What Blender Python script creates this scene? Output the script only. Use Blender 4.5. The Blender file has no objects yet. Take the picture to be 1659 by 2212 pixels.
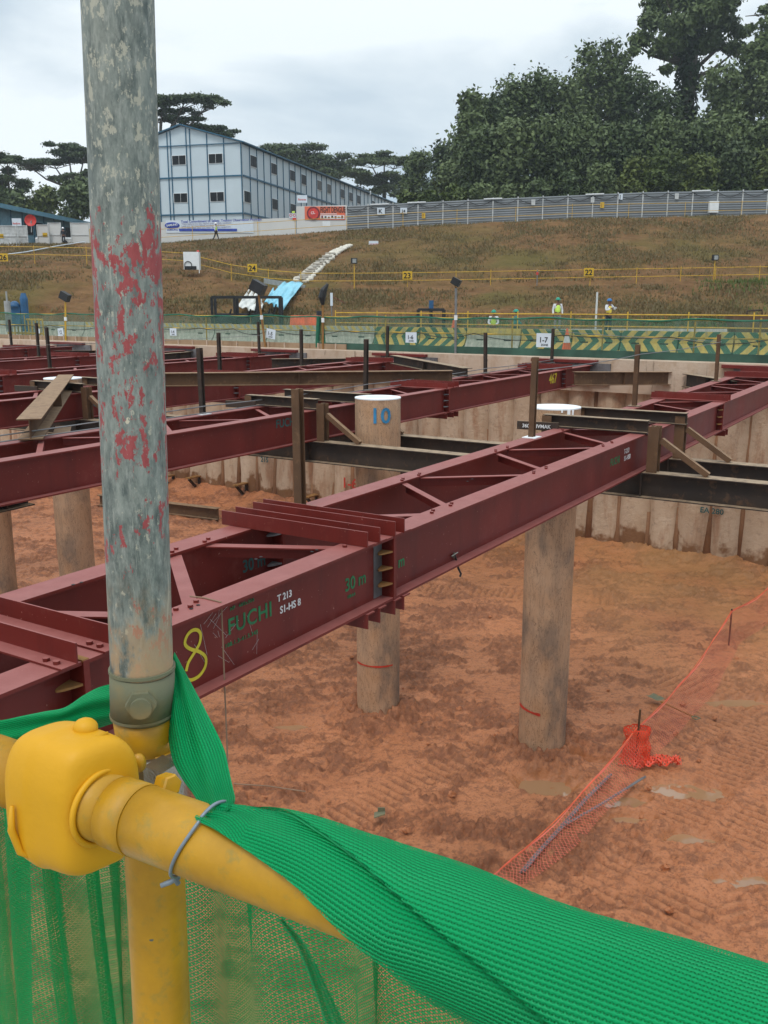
import bpy, math, random
import numpy as np
from mathutils import Vector, Matrix, Euler
random.seed(7)
R = math.radians
SC = bpy.context.scene
COL = SC.collection
# ------------------------------------------------------------------ camera
PITCH = math.atan(451/2000)
CAM = Vector((0, 0, 1.5))
cam = bpy.data.objects.new('camera', bpy.data.cameras.new('camera'))
COL.objects.link(cam); SC.camera = cam
cam.location = CAM
cam.rotation_euler = (R(90)-PITCH, 0, 0)
cam.data.sensor_fit = 'VERTICAL'; cam.data.sensor_height = 24
cam.data.lens = 24*2000/2212
cam.data.clip_start = 0.05; cam.data.clip_end = 2000
# ------------------------------------------------------------------ world
SUN_EL, SUN_AZ = R(58), R(200)
w = bpy.data.worlds.new('World'); SC.world = w; w.use_nodes = True
nt = w.node_tree; nt.nodes.clear()
def wn(t, **k):
    n = nt.nodes.new(t)
    for a, b in k.items(): setattr(n, a, b)
    return n
sky = wn('ShaderNodeTexSky', sky_type='NISHITA', sun_disc=False)
sky.sun_elevation = SUN_EL; sky.sun_rotation = SUN_AZ
tc = wn('ShaderNodeTexCoord'); mp = wn('ShaderNodeMapping'); mp.inputs['Scale'].default_value = (1.0, 1.0, 2.6)
nz = wn('ShaderNodeTexNoise'); nz.inputs['Scale'].default_value = 2.3; nz.inputs['Detail'].default_value = 7; nz.inputs['Roughness'].default_value = .48; nz.inputs['Distortion'].default_value = .25
cr = wn('ShaderNodeValToRGB')
cr.color_ramp.elements[0].position = .38; cr.color_ramp.elements[0].color = (.40, .52, .63, 1)
cr.color_ramp.elements[1].position = .58; cr.color_ramp.elements[1].color = (.88, .95, .98, 1)
sx = wn('ShaderNodeSeparateXYZ')
mr = wn('ShaderNodeMapRange'); mr.inputs[1].default_value = .25; mr.inputs[2].default_value = 1.0; mr.inputs[3].default_value = 11.6; mr.inputs[4].default_value = 18.
sc_ = wn('ShaderNodeVectorMath', operation='SCALE')
mx = wn('ShaderNodeMix', data_type='RGBA'); mx.inputs[0].default_value = .9
bg = wn('ShaderNodeBackground'); bg.inputs[1].default_value = .1
out = wn('ShaderNodeOutputWorld')
L = nt.links.new
L(tc.outputs['Generated'], mp.inputs[0]); L(mp.outputs[0], nz.inputs[0]); L(nz.outputs[0], cr.inputs[0])
L(tc.outputs['Generated'], sx.inputs[0]); L(sx.outputs[2], mr.inputs[0])
L(cr.outputs[0], sc_.inputs[0]); L(mr.outputs[0], sc_.inputs['Scale'])
L(sky.outputs[0], mx.inputs[6]); L(sc_.outputs[0], mx.inputs[7]); L(mx.outputs[2], bg.inputs[0]); L(bg.outputs[0], out.inputs[0])
# ------------------------------------------------------------------ sun
sun = bpy.data.objects.new('sun', bpy.data.lights.new('sun', 'SUN')); COL.objects.link(sun)
sun.data.energy = 1.4; sun.data.angle = R(18); sun.data.color = (1, .96, .9)
sun.rotation_euler = (R(90)-SUN_EL, 0, math.pi-SUN_AZ)
SC.view_settings.view_transform = 'Standard'; SC.view_settings.look = 'None'
SC.view_settings.exposure = 0.0; SC.view_settings.gamma = 1

# ================================================================== helpers
FW = Vector((0, math.cos(PITCH), -math.sin(PITCH))); UP = Vector((0, math.sin(PITCH), math.cos(PITCH)))
def ray(x, y): return Vector((1, 0, 0))*((x-829.5)/2000)-UP*((y-1106)/2000)+FW
def at(x, y, z):
    d = ray(x, y); return CAM+d*((z-1.5)/d.z)
def atF(x, y, F):
    d = ray(x, y); return CAM+d*(F/d.y)
def atPl(x, y, p, n):
    d = ray(x, y); return CAM+d*((p-CAM).dot(n)/d.dot(n))
U = Vector((.5262, .8504, 0)).normalized(); NN = Vector((-U.y, U.x, 0)); Z = Vector((0, 0, 1))
def ap(a, p, z=0): return U*a+NN*p+Z*z          # along / across the struts
ZT, ZB, ZR, ZF = -.55, -1.15, -1.55, -7.08

class MB:
    def __init__(s): s.v = []; s.f = []; s.m = []
    def add(s, vs, fs, mi=0):
        o = len(s.v); s.v += [Vector(v) for v in vs]; s.f += [tuple(i+o for i in f) for f in fs]; s.m += [mi]*len(fs); return s
    def box(s, c, size, X=None, Y=None, Zv=None, mi=0):
        X = X or Vector((1, 0, 0)); Y = Y or Vector((0, 1, 0)); Zv = Zv or Z
        c = Vector(c); vs = []
        for k in (-.5, .5):
            for a, b in ((-.5, -.5), (.5, -.5), (.5, .5), (-.5, .5)):
                vs.append(c+X*a*size[0]+Y*b*size[1]+Zv*k*size[2])
        return s.add(vs, [(3, 2, 1, 0), (4, 5, 6, 7), (0, 1, 5, 4), (1, 2, 6, 5), (2, 3, 7, 6), (3, 0, 4, 7)], mi)
    def bar(s, p0, p1, w, h, up=Z, mi=0):
        p0 = Vector(p0); p1 = Vector(p1); d = (p1-p0); l = d.length; d.normalize()
        x = d.cross(up)
        if x.length < 1e-4: x = d.cross(Vector((0, 1, 0)))
        x.normalize(); u2 = x.cross(d)
        return s.box((p0+p1)/2, (l, w, h), d, x, u2, mi)
    def ext(s, prof, p0, p1, up=Z, mi=0):     # extrude 2-D profile (side,up) from p0 to p1
        p0 = Vector(p0); p1 = Vector(p1); d = (p1-p0).normalized(); x = d.cross(up).normalized(); u2 = x.cross(d)
        n = len(prof); vs = [p0+x*a+u2*b for a, b in prof]+[p1+x*a+u2*b for a, b in prof]
        fs = [(i, (i+1) % n, (i+1) % n+n, i+n) for i in range(n)]+[tuple(range(n-1, -1, -1)), tuple(range(n, 2*n))]
        return s.add(vs, fs, mi)
    def ibeam(s, p0, p1, h, w, tw=.013, tf=.02, up=Z, mi=0):   # p0,p1 on top of the top flange
        a = w/2; b = tw/2
        pr = [(-a, 0), (a, 0), (a, -tf), (b, -tf), (b, -h+tf), (a, -h+tf), (a, -h), (-a, -h), (-a, -h+tf), (-b, -h+tf), (-b, -tf), (-a, -tf)]
        return s.ext(pr, p0, p1, up, mi)
    def tube(s, pts, r, seg=8, caps=True, mi=0, up=Z):
        pts = [Vector(p) for p in pts]; n = len(pts)
        rs = r if hasattr(r, '__len__') else [r]*n
        vs = []; prev = None
        for i, p in enumerate(pts):
            d = (pts[min(i+1, n-1)]-pts[max(i-1, 0)]).normalized()
            if prev is None:
                x = d.cross(up)
                if x.length < 1e-3: x = d.cross(Vector((0, 1, 0)))
            else: x = prev-d*prev.dot(d)
            x.normalize(); y = d.cross(x); prev = x
            for k in range(seg):
                t = 2*math.pi*k/seg; vs.append(p+(x*math.cos(t)+y*math.sin(t))*rs[i])
        fs = [(i*seg+k, i*seg+(k+1) % seg, (i+1)*seg+(k+1) % seg, (i+1)*seg+k) for i in range(n-1) for k in range(seg)]
        if caps: fs += [tuple(range(seg-1, -1, -1)), tuple(range((n-1)*seg, n*seg))]
        return s.add(vs, fs, mi)
    def poly(s, pts, th, nrm, mi=0):
        nrm = Vector(nrm).normalized()*th; n = len(pts); pts = [Vector(p) for p in pts]
        vs = pts+[p+nrm for p in pts]
        return s.add(vs, [tuple(range(n-1, -1, -1)), tuple(range(n, 2*n))]+[(i, (i+1) % n, (i+1) % n+n, i+n) for i in range(n)], mi)
    def sph(s, c, r, seg=12, rings=8, mi=0, sq=(1, 1, 1), half=False):
        vs = []; fs = []; c = Vector(c)
        for i in range(rings+1):
            t = (math.pi*(.5 if half else 1))*i/rings
            for k in range(seg):
                a = 2*math.pi*k/seg
                vs.append(c+Vector((r*math.sin(t)*math.cos(a)*sq[0], r*math.sin(t)*math.sin(a)*sq[1], r*math.cos(t)*sq[2])))
        for i in range(rings):
            for k in range(seg): fs.append((i*seg+k, (i+1)*seg+k, (i+1)*seg+(k+1) % seg, i*seg+(k+1) % seg))
        return s.add(vs, fs, mi)
    def build(s, name, mat, parent=None, smooth=False, **k):
        me = bpy.data.meshes.new(name); o = bpy.data.objects.new(name, me); COL.objects.link(o)
        org = rootloc(parent) if parent else base(s.v)
        if parent: o.parent = parent
        else: o.location = org
        me.from_pydata([tuple(v-org) for v in s.v], [], s.f)
        for m in (mat if isinstance(mat, (list, tuple)) else [mat]): me.materials.append(m)
        me.polygons.foreach_set('material_index', s.m)
        if smooth: me.polygons.foreach_set('use_smooth', [True]*len(s.f))
        tag(o, **k); return o
def base(vs):
    xs = [v[0] for v in vs]; ys = [v[1] for v in vs]; zs = [v[2] for v in vs]
    return Vector(((min(xs)+max(xs))/2, (min(ys)+max(ys))/2, min(zs)))
def rootloc(o):
    while o.parent: o = o.parent
    return o.location.copy()
def tag(o, label=None, cat=None, group=None, kind=None):
    if label: o['label'] = label
    if cat: o['category'] = cat
    if group: o['group'] = group
    if kind: o['kind'] = kind
    return o
def thing(name, loc, label, cat, group=None):
    o = bpy.data.objects.new(name, None); COL.objects.link(o); o.location = Vector(loc); o.empty_display_size = .2
    return tag(o, label, cat, group)
def npmesh(name, V, F, mat, parent=None, smooth=False, uv=None, mi=None, attr=None, **k):
    V = np.asarray(V, dtype=np.float32).reshape(-1, 3); F = np.asarray(F, dtype=np.int32)
    me = bpy.data.meshes.new(name); o = bpy.data.objects.new(name, me); COL.objects.link(o)
    if parent: org = np.array(rootloc(parent)); o.parent = parent
    else:
        org = np.array([(V[:, 0].min()+V[:, 0].max())/2, (V[:, 1].min()+V[:, 1].max())/2, V[:, 2].min()]); o.location = org
    me.vertices.add(len(V)); me.vertices.foreach_set('co', (V-org).astype(np.float32).ravel())
    n = F.shape[1]; me.loops.add(F.size); me.loops.foreach_set('vertex_index', F.ravel())
    me.polygons.add(len(F)); me.polygons.foreach_set('loop_start', np.arange(0, F.size, n, dtype=np.int32))
    me.polygons.foreach_set('loop_total', np.full(len(F), n, dtype=np.int32))
    if smooth: me.polygons.foreach_set('use_smooth', np.ones(len(F), dtype=bool))
    for m in (mat if isinstance(mat, (list, tuple)) else [mat]): me.materials.append(m)
    if mi is not None: me.polygons.foreach_set('material_index', np.asarray(mi, dtype=np.int32))
    if uv is not None:
        l = me.uv_layers.new(name='UVMap'); l.data.foreach_set('uv', np.asarray(uv, dtype=np.float32)[F.ravel()].ravel())
    if attr is not None:
        for an, av in attr.items():
            a = me.attributes.new(an, 'FLOAT', 'POINT'); a.data.foreach_set('value', np.asarray(av, dtype=np.float32))
    me.update(calc_edges=True); me.validate(); tag(o, **k); return o
def gridF(n, m):
    i = np.arange(n-1)[:, None]*m+np.arange(m-1)[None, :]; i = i.ravel()
    return np.stack([i, i+1, i+m+1, i+m], 1)
# value noise
def vn(x, y, seed=0):
    xi = np.floor(x).astype(np.int64); yi = np.floor(y).astype(np.int64); fx = x-xi; fy = y-yi
    fx = fx*fx*(3-2*fx); fy = fy*fy*(3-2*fy)
    def h(a, b):
        n = (a*374761393+b*668265263+seed*1442695041) & 0xffffffff
        n = ((n ^ (n >> 13))*1274126177) & 0xffffffff
        return ((n ^ (n >> 16)) & 0xffff)/65535.
    return (h(xi, yi)*(1-fx)+h(xi+1, yi)*fx)*(1-fy)+(h(xi, yi+1)*(1-fx)+h(xi+1, yi+1)*fx)*fy
def fbm(x, y, o=4, seed=0, g=.5):
    s = 0; a = 1; t = 0
    for i in range(o): s = s+a*vn(x*2**i, y*2**i, seed+i*17); t += a; a *= g
    return s/t

# ================================================================== materials
class X:                                       # socket wrapper with arithmetic
    def __init__(s, b, k): s.b = b; s.k = k
    def _(s, op, *o):
        n = s.b.n('ShaderNodeMath', operation=op); s.b.put(n.inputs[0], s)
        for i, q in enumerate(o): s.b.put(n.inputs[i+1], q)
        return X(s.b, n.outputs[0])
    def __add__(s, o): return s._('ADD', o)
    def __sub__(s, o): return s._('SUBTRACT', o)
    def __mul__(s, o): return s._('MULTIPLY', o)
    def mod(s, o=1.): return s._('FRACT') if o == 1. else s._('FLOORED_MODULO', o)
    def abs(s): return s._('ABSOLUTE')
    def sin(s): return s._('SINE')
    def lt(s, o): return s._('LESS_THAN', o)
    def gt(s, o): return s._('GREATER_THAN', o)
    def max(s, o): return s._('MAXIMUM', o)
    def min(s, o): return s._('MINIMUM', o)
    def mr(s, a, b, c=0., d=1.):
        n = s.b.n('ShaderNodeMapRange', clamp=True); s.b.put(n.inputs[0], s)
        for i, q in enumerate((a, b, c, d)): n.inputs[i+1].default_value = q
        return X(s.b, n.outputs[0])
class Bd:
    def __init__(s, name):
        s.mat = bpy.data.materials.new(name); s.mat.use_nodes = True; s.t = s.mat.node_tree; s.t.nodes.clear()
        s.out = s.n('ShaderNodeOutputMaterial'); s.p = s.n('ShaderNodeBsdfPrincipled'); s.t.links.new(s.p.outputs[0], s.out.inputs[0])
        s._tc = s.n('ShaderNodeTexCoord')
    def n(s, t, **k):
        n = s.t.nodes.new(t)
        for a, b in k.items(): setattr(n, a, b)
        return n
    def put(s, inp, v):
        if isinstance(v, X): s.t.links.new(v.k, inp)
        elif hasattr(v, 'is_output'): s.t.links.new(v, inp)
        else:
            if isinstance(v, tuple) and len(v) == 3 and inp.type == 'RGBA': v = (*v, 1)
            inp.default_value = v
    def vec(s, kind='Object', sc=(1, 1, 1), rot=(0, 0, 0)):
        m = s.n('ShaderNodeMapping'); m.inputs['Scale'].default_value = sc; m.inputs['Rotation'].default_value = rot
        s.t.links.new(s._tc.outputs[kind], m.inputs[0]); return m.outputs[0]
    def xyz(s, v=None):
        m = s.n('ShaderNodeSeparateXYZ'); s.t.links.new(v or s._tc.outputs['Object'], m.inputs[0]); return [X(s, o) for o in m.outputs]
    def noise(s, scale, det=4, rough=.55, v=None, sc=None, dist=0, kind='Object'):
        n = s.n('ShaderNodeTexNoise'); n.inputs['Scale'].default_value = scale; n.inputs['Detail'].default_value = det
        n.inputs['Roughness'].default_value = rough; n.inputs['Distortion'].default_value = dist
        s.t.links.new(v or s.vec(kind, sc or (1, 1, 1)), n.inputs[0]); return X(s, n.outputs[0])
    def attr(s, name):
        n = s.n('ShaderNodeAttribute', attribute_name=name); return X(s, n.outputs['Fac'])
    def mix(s, f, a, b):
        n = s.n('ShaderNodeMix', data_type='RGBA'); s.put(n.inputs[0], f); s.put(n.inputs[6], a); s.put(n.inputs[7], b); return n.outputs[2]
    def fin(s, col, rough=.7, metal=0., bump=None, spec=.5, alpha=None, bdist=.01, bstr=1.):
        P = s.p.inputs; s.put(P['Base Color'], col); s.put(P['Roughness'], rough); s.put(P['Metallic'], metal); P['Specular IOR Level'].default_value = spec
        if alpha is not None: s.put(P['Alpha'], alpha)
        if bump is not None:
            b = s.n('ShaderNodeBump'); b.inputs['Strength'].default_value = bstr; b.inputs['Distance'].default_value = bdist
            s.put(b.inputs['Height'], bump); s.t.links.new(b.outputs[0], P['Normal'])
        return s.mat
def plain(name, c, rough=.6, metal=0., var=.25, sc=3., spec=.4, bump=.004):
    b = Bd(name); n = b.noise(sc, 5); d = tuple(x*(1-var) for x in c); e = tuple(min(1, x*(1+var)) for x in c)
    n2 = b.noise(sc*9, 3)
    return b.fin(b.mix(n.mr(.3, .7), d, e), rough, metal, n2, spec, bdist=bump)

def m_oxide():
    b = Bd('red_oxide_paint')
    n = b.noise(.9, 5); f = b.noise(14, 4); d = b.noise(3, 6, .7)
    c = b.mix(n.mr(.3, .7), (.115, .012, .008), (.175, .021, .015))
    c = b.mix(d.mr(.58, .8, 0, .55), c, (.25, .07, .055))
    s = b.noise(2.6, 6, .7, sc=(1, 1, .15)); c = b.mix(s.mr(.52, .7, 0, .5), c, (.06, .008, .006)); k_ = b.noise(6, 6, .75, sc=(1, 1, .25)); c = b.mix(k_.mr(.66, .74, 0, .4), c, (.30, .14, .09))
    sp = b.noise(38, 2, .5); c = b.mix(sp.mr(.72, .76, 0, .6), c, (.45, .25, .2))
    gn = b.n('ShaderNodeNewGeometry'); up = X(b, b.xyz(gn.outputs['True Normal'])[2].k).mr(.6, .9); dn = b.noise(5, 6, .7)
    c = b.mix(up*dn.mr(.2, .7, .55, .95), c, (.34, .12, .105))  # paler upward faces: settled dust, with the sky's sheen painted into the colour
    return b.fin(c, (n*.35+d*.3).mr(.15, .5, .40, .62), 0, f, .28, bdist=.002, bstr=.6)
def m_rust(name, c1, c2, c3, dust=None):
    b = Bd(name); n = b.noise(1.6, 6, .6); d = b.noise(7, 5, .6)
    c = b.mix(n.mr(.35, .65), c1, c2); c = b.mix(d.mr(.56, .7, 0, .7), c, c3)
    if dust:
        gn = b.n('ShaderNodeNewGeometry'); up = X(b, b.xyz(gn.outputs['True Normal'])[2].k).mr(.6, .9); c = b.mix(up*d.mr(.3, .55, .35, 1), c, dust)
    return b.fin(c, .75, 0, d, .3, bdist=.004)
def m_concrete(name, c1, c2, stain, zs=.25, top=None):
    b = Bd(name); n = b.noise(1.1, 6, .6); s = b.noise(2.2, 6, .62, sc=(1, 1, zs)); f = b.noise(9, 6, .65)
    c = b.mix(n.mr(.3, .7), c1, c2); c = b.mix(s.mr(.5, .68, 0, .75), c, stain)
    k = b.noise(5, 4, .7, sc=(1, 1, .12), dist=.6); c = b.mix(k.mr(.62, .66, 0, .55), c, tuple(x*.35 for x in stain))
    return b.fin(c, .88, 0, f, .2, bdist=.02)
def m_pile():                                   # bored pile: pale tan concrete, scratches, mud splash at the foot
    b = Bd('stained_pile_concrete'); x, y, z = b.xyz()
    n = b.noise(1.3, 6, .6); s = b.noise(3.2, 5, .6, sc=(1, 1, .12)); f = b.noise(12, 6, .7)
    c = b.mix(n.mr(.3, .7), (.43, .245, .135), (.52, .34, .22)); c = b.mix(s.mr(.48, .7, 0, .7), c, (.27, .185, .13))
    d = b.noise(1.6, 4, .6, v=b.vec('Object', (1, 1, .55), (.5, .2, 0))); c = b.mix(d.mr(.52, .66, 0, .65), c, (.17, .135, .11))
    k = b.noise(9, 5, .75, sc=(1, 1, .2), dist=1.2); c = b.mix((k-.5).abs().lt(.010)*.65, c, (.09, .06, .045))
    m = (z+b.noise(3, 4)*-.7).mr(-.5, -.1, 1, 0); c = b.mix(m, c, (.30, .125, .06))
    return b.fin(c, .9, 0, f, .2, bdist=.012)
def m_secant():
    b = Bd('muddy_wall_concrete'); x, y, z = b.xyz()
    n = b.noise(.8, 6, .6); s = b.noise(1.7, 6, .65, sc=(1, 1, .2)); f = b.noise(7, 7, .7); g = b.noise(5, 6, .75)
    c = b.mix(n.mr(.3, .7), (.47, .33, .22), (.58, .44, .32)); c = b.mix(s.mr(.50, .64, 0, .75), c, (.34, .17, .09))
    c = b.mix(g.mr(.55, .68, 0, .5), c, (.24, .17, .13)); c = b.mix(g.mr(.3, .38, .5, 0), c, (.58, .47, .37))
    m = (z+b.noise(.9, 4, .6)*-3.2).mr(-1.0, -.75, 1, 0)     # wet mud line near the floor
    c = b.mix(m, c, (.23, .115, .055))
    return b.fin(c, .85, 0, f, .25, bdist=.05)
def m_mud():
    b = Bd('red_mud'); r = b.attr('rough'); wt = b.attr('wet'); yl = b.attr('yellow')
    n = b.noise(.55, 5, .6, kind='Object'); f = b.noise(6, 8, .72); g = b.noise(22, 6, .7)
    c = b.mix(n.mr(.3, .7), (.53, .205, .086), (.42, .152, .058))
    c = b.mix(r.mr(.25, .9, 0, .48), c, (.25, .088, .035)); c = b.mix((f+r*.09).mr(.52, .62, 0, .7), c, (.20, .075, .034)); c = b.mix(g.mr(.53, .62, 0, .7), c, (.18, .062, .026)); c = b.mix(f.mr(.30, .42, .5, 0), c, (.60, .27, .145))  # darker rough soil; fine dark speckle paints in the shade of crevices
    c = b.mix(yl*.7, c, (.36, .185, .065)); c = b.mix(wt*.7, c, (.44, .175, .065))
    h = f*.6+g*.3
    return b.fin(c, (wt*-.5+.62).min((r*.3+.55)), 0, h, .45, bdist=.05)
def m_bank():
    b = Bd('turfed_bank_soil'); n = b.noise(.09, 6, .62); g = b.noise(.8, 6, .7); f = b.noise(4, 5, .7); gr = b.attr('green')
    c = b.mix(g.mr(.35, .65), (.125, .062, .028), (.22, .12, .052)); c = b.mix(f.mr(.48, .7, 0, .6), c, (.085, .065, .02))
    c = b.mix((n.mr(.5, .7)*.4).max(gr), c, (.085, .10, .022))
    return b.fin(c, .95, 0, f, .1, bdist=.12)
def m_galv():
    b = Bd('worn_galvanised_tube'); x, y, z = b.xyz()
    n = b.noise(75, 8, .74, sc=(1, 1, .40)); q = b.noise(230, 6, .75, sc=(1, 1, .3)); st = b.noise(520, 4, .7, sc=(1, 1, .05)); w_ = b.noise(22, 6, .7, sc=(1, 1, .5))
    c = b.mix(n.mr(.36, .62), (.085, .105, .098), (.27, .295, .265)); c = b.mix(q.mr(.5, .66, 0, .8), c, (.34, .355, .32))
    c = b.mix(q.mr(.32, .42, .6, 0), c, (.055, .075, .075)); c = b.mix(st.mr(.60, .70, 0, .5), c, (.46, .46, .40)); c = b.mix(w_.mr(.5, .75, 0, .3), c, (.40, .38, .31))
    dg = b.noise(55, 4, .7, v=b.vec('Object', (1, 1, .10), (.10, .06, 0))); c = b.mix(dg.mr(.66, .70, 0, .7), c, (.50, .48, .40))
    s = b.noise(170, 6, .72, sc=(1, 1, .5)); hi = z.mr(.25, .42, .0, .075); c = b.mix((s+hi).mr(.62, .65, 0, .8), c, (.47, .44, .35))
    big = b.noise(70, 4, .6, v=b.vec('Object', (1, 1, .5), (0, 0, 2))); c = b.mix(big.mr(.735, .745), c, (.58, .52, .40))
    p = b.noise(150, 7, .72, sc=(1, 1, .5)); cl = b.noise(42, 4, .6, sc=(1, 1, .42))
    band = z.mr(.33, .365, 1, 0)*z.mr(.12, .26, .45, 1)
    pm = (p*.62+cl*.46+band*.085).mr(.650, .655, 0, 1)*z.lt(.372)
    c = b.mix(pm, c, b.mix(q.mr(.3, .7), (.27, .045, .048), (.38, .085, .085)))
    bl = b.noise(60, 5, .6, v=b.vec('Object', (1, 1, .6), (0, 0, 1))); c = b.mix(bl.gt(.765)*z.lt(.2), c, (.03, .08, .25))
    o = b.noise(38, 6, .7, sc=(1, 1, .5)); c = b.mix(z.mr(.01, .09, 1, 0)*o.mr(.42, .52, 0, .9), c, (.45, .30, .17))
    return b.fin(c, n.mr(.3, .7, .5, .75), pm.mr(0, 1, .2, 0), p, .4, bdist=.0006)
def m_yellow(name='yellow_tube_paint', c1=(.56, .285, .008), c2=(.40, .20, .007)):
    b = Bd(name); n = b.noise(16, 6, .65); d = b.noise(60, 6, .7); c = b.mix(n.mr(.3, .7), c1, c2)
    c = b.mix(d.mr(.54, .7, 0, .6), c, (.22, .20, .05)); s = b.noise(36, 3, .6); c = b.mix(s.mr(.76, .77), c, (.10, .12, .11))
    return b.fin(c, n.mr(.3, .7, .35, .55), 0, d, .5, bdist=.0005)
def knit(name, d, p, cov, col, loose=0.):     # knitted net: rows along u spaced d, stitches of length p
    b = Bd(name); u, v, _ = b.xyz(b._tc.outputs['UV'])
    wob = b.noise(9, 2, .5, kind='UV'); uu = u*(1/p); vv = v*(1/d)+(wob-.5)*.9
    row = vv._('FLOOR'); ph = uu+row*.5
    wv = (ph*6.2832).sin()
    r1 = ((vv+wv*.10).mod()-.5).abs()                     # 0 in mid-row, .5 on row edges
    chain = r1.gt(.5-cov)
    zig = ((ph*2).mod()-.5).abs(); zz = (zig-(vv.mod()-.5).abs()).abs().lt(.17)
    m = chain.max(zz)
    h = r1*2; c = b.mix(chain, tuple(x*.75 for x in col), col)
    n = b.noise(5, 3, kind='UV'); c = b.mix(n.mr(.3, .7, 0, .25), c, tuple(x*.7 for x in col))
    mat = b.fin(c, .5, 0, h, .3, bdist=d*.35)
    t = b.n('ShaderNodeBsdfTransparent'); tl = b.n('ShaderNodeBsdfTranslucent'); b.put(tl.inputs[0], c)
    m1 = b.n('ShaderNodeMixShader'); m1.inputs[0].default_value = .45; b.t.links.new(b.p.outputs[0], m1.inputs[1]); b.t.links.new(tl.outputs[0], m1.inputs[2])
    m2 = b.n('ShaderNodeMixShader'); b.put(m2.inputs[0], m); b.t.links.new(t.outputs[0], m2.inputs[1]); b.t.links.new(m1.outputs[0], m2.inputs[2])
    b.t.links.new(m2.outputs[0], b.out.inputs[0]); return mat
def gauze(name, col, f, folds=6.):                 # far netting, finer than a pixel
    b = Bd(name); u, v, _ = b.xyz(b._tc.outputs['UV']); n = b.noise(folds, 4, .6, kind='UV', sc=(1, .35, 1))
    b.fin(col, .6, 0, None, .2)
    t = b.n('ShaderNodeBsdfTransparent'); m2 = b.n('ShaderNodeMixShader'); b.put(m2.inputs[0], n.mr(.3, .7, f-.13, f+.2).max(v.lt(.12)*.9))
    b.t.links.new(t.outputs[0], m2.inputs[1]); b.t.links.new(b.p.outputs[0], m2.inputs[2]); b.t.links.new(m2.outputs[0], b.out.inputs[0]); return b.mat
def m_cells(name, col, cell, th, e=None):      # diamond-cell plastic mesh
    b = Bd(name); u, v, _ = b.xyz(b._tc.outputs['UV']); wob = b.noise(3, 2, kind='UV')
    a = ((u+v*.75)*(1/cell)+wob*.6).mod(); c = ((u-v*.75)*(1/cell)+wob*.6).mod()
    m = (a-.5).abs().gt(.5-th).max((c-.5).abs().gt(.5-th)).max((v.lt(.03)).max(v.gt(.97)))
    b.fin(col, .45, 0, None, .4); t = b.n('ShaderNodeBsdfTransparent'); m2 = b.n('ShaderNodeMixShader'); b.put(m2.inputs[0], m)
    b.t.links.new(t.outputs[0], m2.inputs[1]); b.t.links.new(b.p.outputs[0], m2.inputs[2]); b.t.links.new(m2.outputs[0], b.out.inputs[0]); return b.mat
def m_leaf(name, c1, c2, c3, sc=.35):
    b = Bd(name); n = b.noise(sc, 4, .6); g = b.noise(sc*9, 2, .6); c = b.mix(n.mr(.35, .65), c1, c2); c = b.mix(g.mr(.5, .75, 0, .8), c, c3)
    oi = X(b, b.n('ShaderNodeObjectInfo').outputs['Random']); c = b.mix(oi.mr(0, 1, 0, .38), c, c3); c = b.mix(oi.mr(.5, 0, 0, .4), c, c1)
    return b.fin(c, .55, 0, None, .25)
def m_chevron(name, mode):
    b = Bd(name); x, y, z = b.xyz(); n = b.noise(6, 5, .65); f = b.noise(14, 5)
    conc = b.mix(n.mr(.35, .65), (.33, .33, .27), (.46, .46, .38)); Y = b.mix(n.mr(.4, .7), (.58, .42, .10), (.44, .33, .12)); G = (.055, .13, .08)
    if mode == 0: c = b.mix(((x*1.0+(z-.47).abs()*-.9)*1.9).mod().lt(.5), G, Y)
    elif mode == 1: c = b.mix(((x*1.0+(z-.47).abs()*.9)*1.9).mod().lt(.5), G, Y)
    elif mode == 2: c = b.mix(z.gt(.70), conc, b.mix(((x+z*.9)*2.6).mod().lt(.5), conc, Y))
    elif mode == 3: c = b.mix(z.gt(.6), conc, Y)
    else: c = conc
    c = b.mix(n.mr(.6, .7, 0, .5), c, (.36, .32, .24))
    return b.fin(c, .85, 0, f, .2, bdist=.01)
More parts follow.
